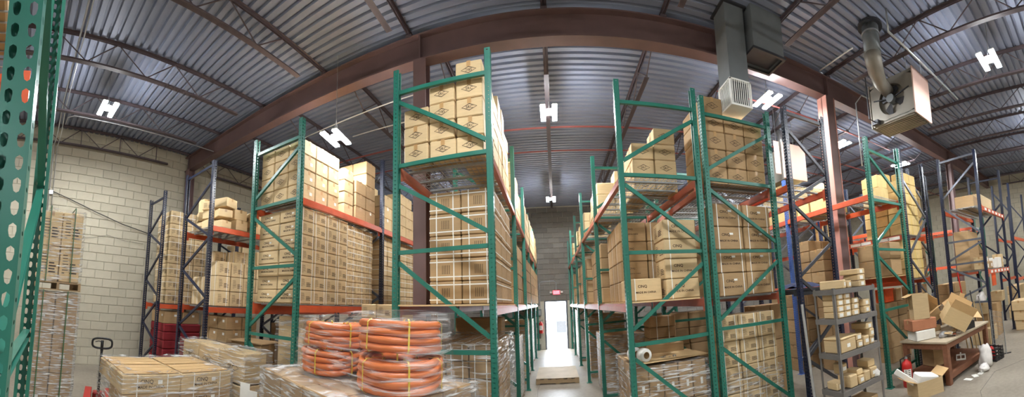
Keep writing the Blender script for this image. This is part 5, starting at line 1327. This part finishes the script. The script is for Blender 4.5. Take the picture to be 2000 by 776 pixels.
for k, (x, y, dx, m_, h_) in enumerate(((7.55, 2.75, -0.08, 'steel_dark', 1.5), (7.62, 2.9, 0.12, 'handle_wood', 1.25), (7.72, 2.85, 0.2, 'handle_wood', 1.2), (7.66, 3.05, 0.16, 'handle_wood', 1.3), (7.55, 3.1, 0.1, 'handle_wood', 1.15), (7.7, 2.6, -0.12, 'gray_shelf', 1.35))):
    solo('stick', MB().tube([(x, y, 0.01), (x + dx, y + 0.12, h_)], 0.014, 7), m_, f"{['dark', 'pale wooden', 'second pale wooden', 'third pale wooden', 'fourth pale wooden', 'gray metal'][k]} pole leaning beyond the bench end", 'pole')
# under and in front of the bench
extinguisher('red fire extinguisher standing on the floor beside the workbench end', 5.24, 3.38, 0.0, -0.9, 0.095, 0.5)
carton('brown carton on the floor below the workbench', (0.44, 0.36, 0.42), (6.08, 3.2, 0.19), -0.35, 'cardboard_brown')
oc = open_carton('open carton on the floor holding a white foam block', (0.5, 0.36, 0.26), (5.0, 2.9, 0.0), (0, 0, -0.5), (None, 1.0, None, 1.2), 'cardboard')
solo('foam_block', MB().bevbox(-0.19, 0.19, -0.12, 0.12, 0, 0.16, 0.02), 'white_plastic', 'white foam block standing in the open floor carton', 'foam', (5.0, 2.9, 0.17), (0.1, 0.25, -0.5))
solo('foam_block', MB().bevbox(-0.22, 0.22, -0.015, 0.015, 0, 0.1, 0.01), 'white_plastic', 'thin white foam strip sticking out of the floor carton', 'foam', (4.66, 3.08, 0.31), (0.2, 0.7, -0.7))
t = thing('float_tool', 'pale plastic frame lying on the lower shelf of the workbench', 'tool', (6.5, 2.85, 0.19), 0.4)
part('frame', MB().box(-0.2, 0.2, -0.1, -0.08, 0, 0.03).box(-0.2, 0.2, 0.08, 0.1, 0, 0.03).box(-0.2, -0.18, -0.1, 0.1, 0, 0.03).box(0.18, 0.2, -0.1, 0.1, 0, 0.03), 'white_board', t)
part('handle', MB().bar((-0.1, 0, 0.08), (0.1, 0, 0.08), 0.03, 0.02).bar((-0.09, 0, 0.0), (-0.09, 0, 0.08), 0.02, 0.02).bar((0.09, 0, 0.0), (0.09, 0, 0.08), 0.02, 0.02), 'white_board', t)
t = thing('milk_crate', 'black plastic crate tipped on the floor at the bench end', 'crate', (7.02, 2.32, 0.0), -0.25); t.rotation_euler = (0.0, 0.0, -0.25)
part('crate_floor', MB().box(-0.17, 0.17, -0.17, 0.17, 0, 0.01), 'black_plastic', t)
for k in range(4):
    a = k * pi / 2
    for j in range(4): part('crate_slat', MB().box(-0.17, 0.17, -0.175, -0.165, 0.02 + j * 0.07, 0.055 + j * 0.07), 'black_plastic', t, rot=(0, 0, a))
    for q in (-0.165, -0.055, 0.055): part('crate_rib', MB().box(q, q + 0.012, -0.178, -0.162, 0, 0.28), 'black_plastic', t, rot=(0, 0, a))
crumple('plastic_bag', 'large white crumpled bag against the workbench front', 'bag', 6.55, 2.33, 0.0, 0.15, 0.13, 0.3, 'bag_white', 21)
crumple('plastic_bag', 'small dirty white bag on the floor by the bench', 'bag', 6.28, 2.28, 0.0, 0.16, 0.1, 0.08, 'bag_white', 24)
for k, (x, y) in enumerate(((6.1, 2.3), (5.95, 2.36), (5.75, 2.42))):
    solo('paper_scrap', MB().box(-0.08, 0.08, -0.05, 0.05, 0, 0.003), 'paper', f"{['wide', 'torn', 'small'][k]} white paper scrap on the floor before the bench", 'paper', (x, y, 0.001), (0, 0, k * 0.7))
crumple('canister', 'red plastic canister inside the black crate', 'canister', 7.02, 2.34, 0.012, 0.07, 0.07, 0.18, 'red_paint', 31, amp=0.05)
# crosswise rack floor, wire panel and pile at the edge
carton('wide carton on the floor beneath the crosswise rack', (0.8, 0.5, 0.42), (8.75, 3.05, 0.0), 0.06, 'cardboard')
carton('second carton on top beneath the crosswise rack', (0.5, 0.42, 0.36), (8.85, 3.05, 0.424), -0.1, 'cardboard_brown')
carton('tall carton at the far end beneath the crosswise rack', (0.5, 0.5, 0.95), (9.7, 3.1, 0.0), 0.0, 'cardboard_brown')
for k in range(3): carton(f"{['lowest', 'middle', 'top'][k]} carton of the pile before the crosswise rack's far end", (0.6, 0.45, 0.3), (10.35 - 0.05 * k, 2.3, k * 0.303), 0.1 - 0.1 * k, 'cardboard')
stack('floor behind lone green frame', 'brown carton', 6.52, 4.55, 0.0, (2, 1, 4), (0.42, 0.42, 0.35), mt='cardboard_brown', show='front left')
t = thing('mesh_screen', 'wire mesh panel standing in front of the crosswise rack', 'rack', (7.68, 2.36, 0), 0.75)
mb = MB()
for k in range(11): mb.bar((-0.32 + k * 0.064, 0, 0.0), (-0.32 + k * 0.064, 0, 0.95), 0.005, 0.005)
for k in range(9): mb.bar((-0.32, 0, 0.03 + k * 0.114), (0.32, 0, 0.03 + k * 0.114), 0.005, 0.005)
part('wire_grid', mb, 'galvanised', t, kind='stuff')
for s in (-1, 1): part('panel_frame', MB().box(s * 0.325 - 0.01, s * 0.325 + 0.01, -0.01, 0.01, 0, 0.97), 'galvanised', t)
for s in (-1, 1): part('foot', MB().box(s * 0.32 - 0.015, s * 0.32 + 0.015, -0.12, 0.12, 0, 0.02), 'steel_dark', t)
for k, (x, y, z, w_, h_) in enumerate(((9.0, 2.66, 1.5, 0.34, 0.38), (8.45, 2.66, 1.6, 0.16, 0.25))):
    solo('orange_flag', MB().bevbox(-w_ / 2, w_ / 2, -0.012, 0.012, 0, h_, 0.005), 'orange_bin', f"{['large', 'small'][k]} bright orange panel hanging under the crosswise rack beam", 'panel', (x, y + 0.06, z - 0.02))
t = thing('storage_bin', 'bright orange bin on cartons seen through gray shelving', 'bin', (6.75, 4.78, 1.412))
part('bin_body', MB().bevbox(-0.18, 0.18, -0.15, 0.15, 0, 0.32, 0.015), 'orange_bin', t); part('bin_rim', MB().box(-0.2, 0.2, -0.17, -0.15, 0.29, 0.32), 'orange_bin', t)
crumple('plastic_bag', 'white bag stuffed on the lower crosswise shelf', 'bag', 8.6, 3.0, 1.1, 0.16, 0.12, 0.16, 'bag_white', 41)
carton('brown carton behind the orange bin near lone green frame', (0.3, 0.3, 0.3), (7.15, 4.78, 1.412), 0.1, 'cardboard')
for k, (x, y, z, s3, rz, m_) in enumerate(((8.62, 2.98, 0.79, (.4, .34, .3), .2, 'cardboard'), (10.0, 2.95, 0.955, (.42, .36, .3), .1, 'cardboard'), (10.95, 2.4, 0.0, (.55, .45, .55), .2, 'cardboard_brown'), (10.9, 2.4, 0.555, (.5, .4, .3), -.1, 'cardboard_pale'))):
    carton(f"{['squat', 'perched', 'broad', 'broad upper'][k]} carton among the clutter of the crosswise rack", s3, (x, y, z), rz, m_, None, 'x')
t = thing('wire_basket', 'long wire basket edge standing behind the workbench', 'basket', (7.2, 3.62, 0.95), -0.1)
for z in (0.0, 0.25): part('rim_wire', MB().box(-0.7, 0.7, -0.006, 0.006, z, z + 0.012), 'galvanised', t)
for k in range(22): part('upright_wire', MB().box(-0.7 + k * 0.066, -0.694 + k * 0.066, -0.004, 0.004, -0.95 if k % 7 == 0 else 0, 0.25), 'galvanised', t)
# cartons packed behind the close frame
for k in range(3): carton(f"{['lower', 'middle', 'upper'][k]} tan carton behind the close green frame", (0.7, 0.5, 0.5), (-1.38, -0.4, 1.32 + k * 0.505), 0.0, 'cardboard', None, 'x', labels=(('+x', 0.1, 0.3, 0.1, 0.08),))
for k in range(2): carton(f"{['lower', 'upper'][k]} labelled carton high behind the close green frame", (0.7, 0.5, 0.55), (-1.38, -0.4, 3.17 + k * 0.555), 0.0, 'cardboard_brown', None, 'x', labels=(('+x', 0.16, 0.3, 0.14, 0.12),))

# ---- loads added to fill the racks' depth and block light under the shelves
stack('floor of second bay below the grille duct', 'brown carton', 2.25, 6.85, 0.0, (2, 2, 5), (0.5, 0.48, 0.33), mt='cardboard_brown', show='front left')
stack('second bay shelf below the grille duct', 'brown carton', 2.25, 6.85, 1.95, (2, 2, 4), (0.5, 0.48, 0.33), mt='cardboard_brown', show='front left')
stack('floor behind the blue frame by column', 'brown carton', 3.5, 5.4, 0.0, (2, 1, 5), (0.36, 0.4, 0.34), mt='cardboard_brown', show='front left')
stack('low second bay of orange beam rack', 'brown carton', 5.2, 6.3, 0.0, (2, 2, 6), (0.42, 0.45, 0.3), mt='cardboard_brown', show='front left')
stack('second bay of orange beam rack', 'yellowish carton', 5.2, 6.3, 3.59, (2, 2, 3), (0.4, 0.45, 0.3), mt='cardboard_yellow', show='front left')
stack('floor of orange beam rack', 'brown carton', 5.62, 5.1, 0.0, (1, 2, 5), (0.44, 0.42, 0.36), mt='cardboard_brown', show='front left')
stack('low second bay of bulging carton rack', 'brown carton', 6.5, 6.4, 0.0, (2, 1, 5), (0.42, 0.45, 0.34), mt='cardboard_brown')
stack('floor in the crosswise gap', 'brown carton', 8.1, 4.75, 0.0, (2, 1, 5), (0.4, 0.4, 0.34), mt='cardboard_brown', show='front left')
stack('beyond the crosswise rack', 'brown carton', 9.6, 4.4, 0.0, (3, 1, 5), (0.5, 0.45, 0.32), mt='cardboard_brown', show='front left')
stack('end wall racking shelf', 'brown carton', 12.5, 4.4, 2.23, (2, 1, 3), (0.46, 0.45, 0.32), mt='cardboard_brown', show='front left')
stack('floor by the end wall frame', 'brown carton', 12.3, 2.85, 0.0, (3, 1, 4), (0.5, 0.42, 0.3), mt='cardboard', show='front left')
stack('second bay of inner blue rack', 'strapped carton', -6.6, 6.1, 1.9, (3, 1, 5), (0.33, 0.4, 0.28), mt='cardboard', straps=(('y', 0.0),), tape=None)
stack('floor of second inner blue bay', 'brown carton', -6.6, 6.1, 0.0, (3, 1, 5), (0.33, 0.4, 0.3), mt='cardboard_brown')
stack('upper second bay of inner blue rack', 'pale carton', -6.6, 6.1, 3.5, (3, 1, 3), (0.33, 0.4, 0.25), mt='cardboard_pale')
stack('floor of second carton rack bay', 'dark carton', -4.35, 6.3, 0.0, (2, 1, 5), (0.48, 0.45, 0.34), show='front right', mt='cardboard_brown')
stack('second shelf by block wall', 'strapped carton', -8.5, 5.9, 1.86, (2, 1, 6), (0.4, 0.4, 0.3), mt='cardboard', straps=(('y', 0.0),), tape=None)

# ================================================================== LAST: the cartons that show largest stay single, the rest become one mass
for M_ in ('cardboard', 'cardboard_brown', 'cardboard_pale', 'cardboard_yellow', 'white_board', 'cardboard_red'):
    c_ = MATS[M_].copy(); c_.name = M_ + '_mass'; MATS[c_.name] = c_
    for n_ in list(c_.node_tree.nodes):
        if n_.type == 'OBJECT_INFO':
            g_ = c_.node_tree.nodes.new('ShaderNodeNewGeometry')
            for l_ in list(n_.outputs['Random'].links): c_.node_tree.links.new(g_.outputs['Random Per Island'], l_.to_socket)
KEEP = 292
bpy.context.view_layer.update()
from mathutils.bvhtree import BVHTree
hits = {}
see = ('film', 'film_cross', 'film_heavy', 'film_hose')
bv, bf, own = [], [], []
for o in COL.objects:
    if o.type != 'MESH' or o.name.startswith(('post', 'wire', 'ceiling', 'roof_joist', 'web_bar', 'block', 'packing', 'printed', 'small_print', 'paper_label', 'plastic_strap', 'foot_plate')): continue
    if o.data.materials and o.data.materials[0].name in see: continue
    r_ = o
    while r_.parent is not None: r_ = r_.parent
    mw = o.matrix_world; k0 = len(bv)
    bv += [mw @ v.co for v in o.data.vertices]
    bf += [tuple(k0 + i for i in p.vertices) for p in o.data.polygons]
    own += [r_.name] * len(o.data.polygons)
tree = BVHTree.FromPolygons(bv, bf)
eye = Vector((0, 0, 2.0))
NX, NY = 560, 217
for iy in range(NY):
    v_ = (528.7 - (iy + 0.5) * 776 / NY) / F
    for ix in range(NX):
        u_ = ((ix + 0.5) * 2000 / NX - 1000) / F
        loc, nn, pi_, dd_ = tree.ray_cast(eye, (Mc @ Vector((sin(u_), cos(u_), v_))).normalized(), 40)
        if loc is not None and own[pi_].startswith('carton'): hits[own[pi_]] = hits.get(own[pi_], 0) + 1
cart = [o for o in COL.objects if o.parent is None and o.name.startswith('carton')]
cart.sort(key=lambda o: -hits.get(o.name, 0))
mb = MB(); slots = []
dead = []
for o in cart[KEEP:]:
    if o.get('label', '').startswith('long flat') : continue
    for q in [o] + list(o.children):
        me = q.data
        nm = me.materials[0].name
        if o.name not in hits and q is not o: continue
        nm = nm + '_mass' if nm + '_mass' in MATS else nm
        if nm not in slots: slots.append(nm)
        mw = q.matrix_world
        mb.add([mw @ v.co for v in me.vertices], [tuple(p.vertices) for p in me.polygons], slots.index(nm))
    dead += list(o.children) + [o]
print('cartons', len(cart), 'hit', len(hits), 'least kept', hits.get(cart[KEEP - 1].name, 0))
o = solo('carton_mass', mb, slots, 'the many small, distant or half hidden cartons deeper in the racks', 'cartons'); o['kind'] = 'stuff'
for q in dead: bpy.data.objects.remove(q)
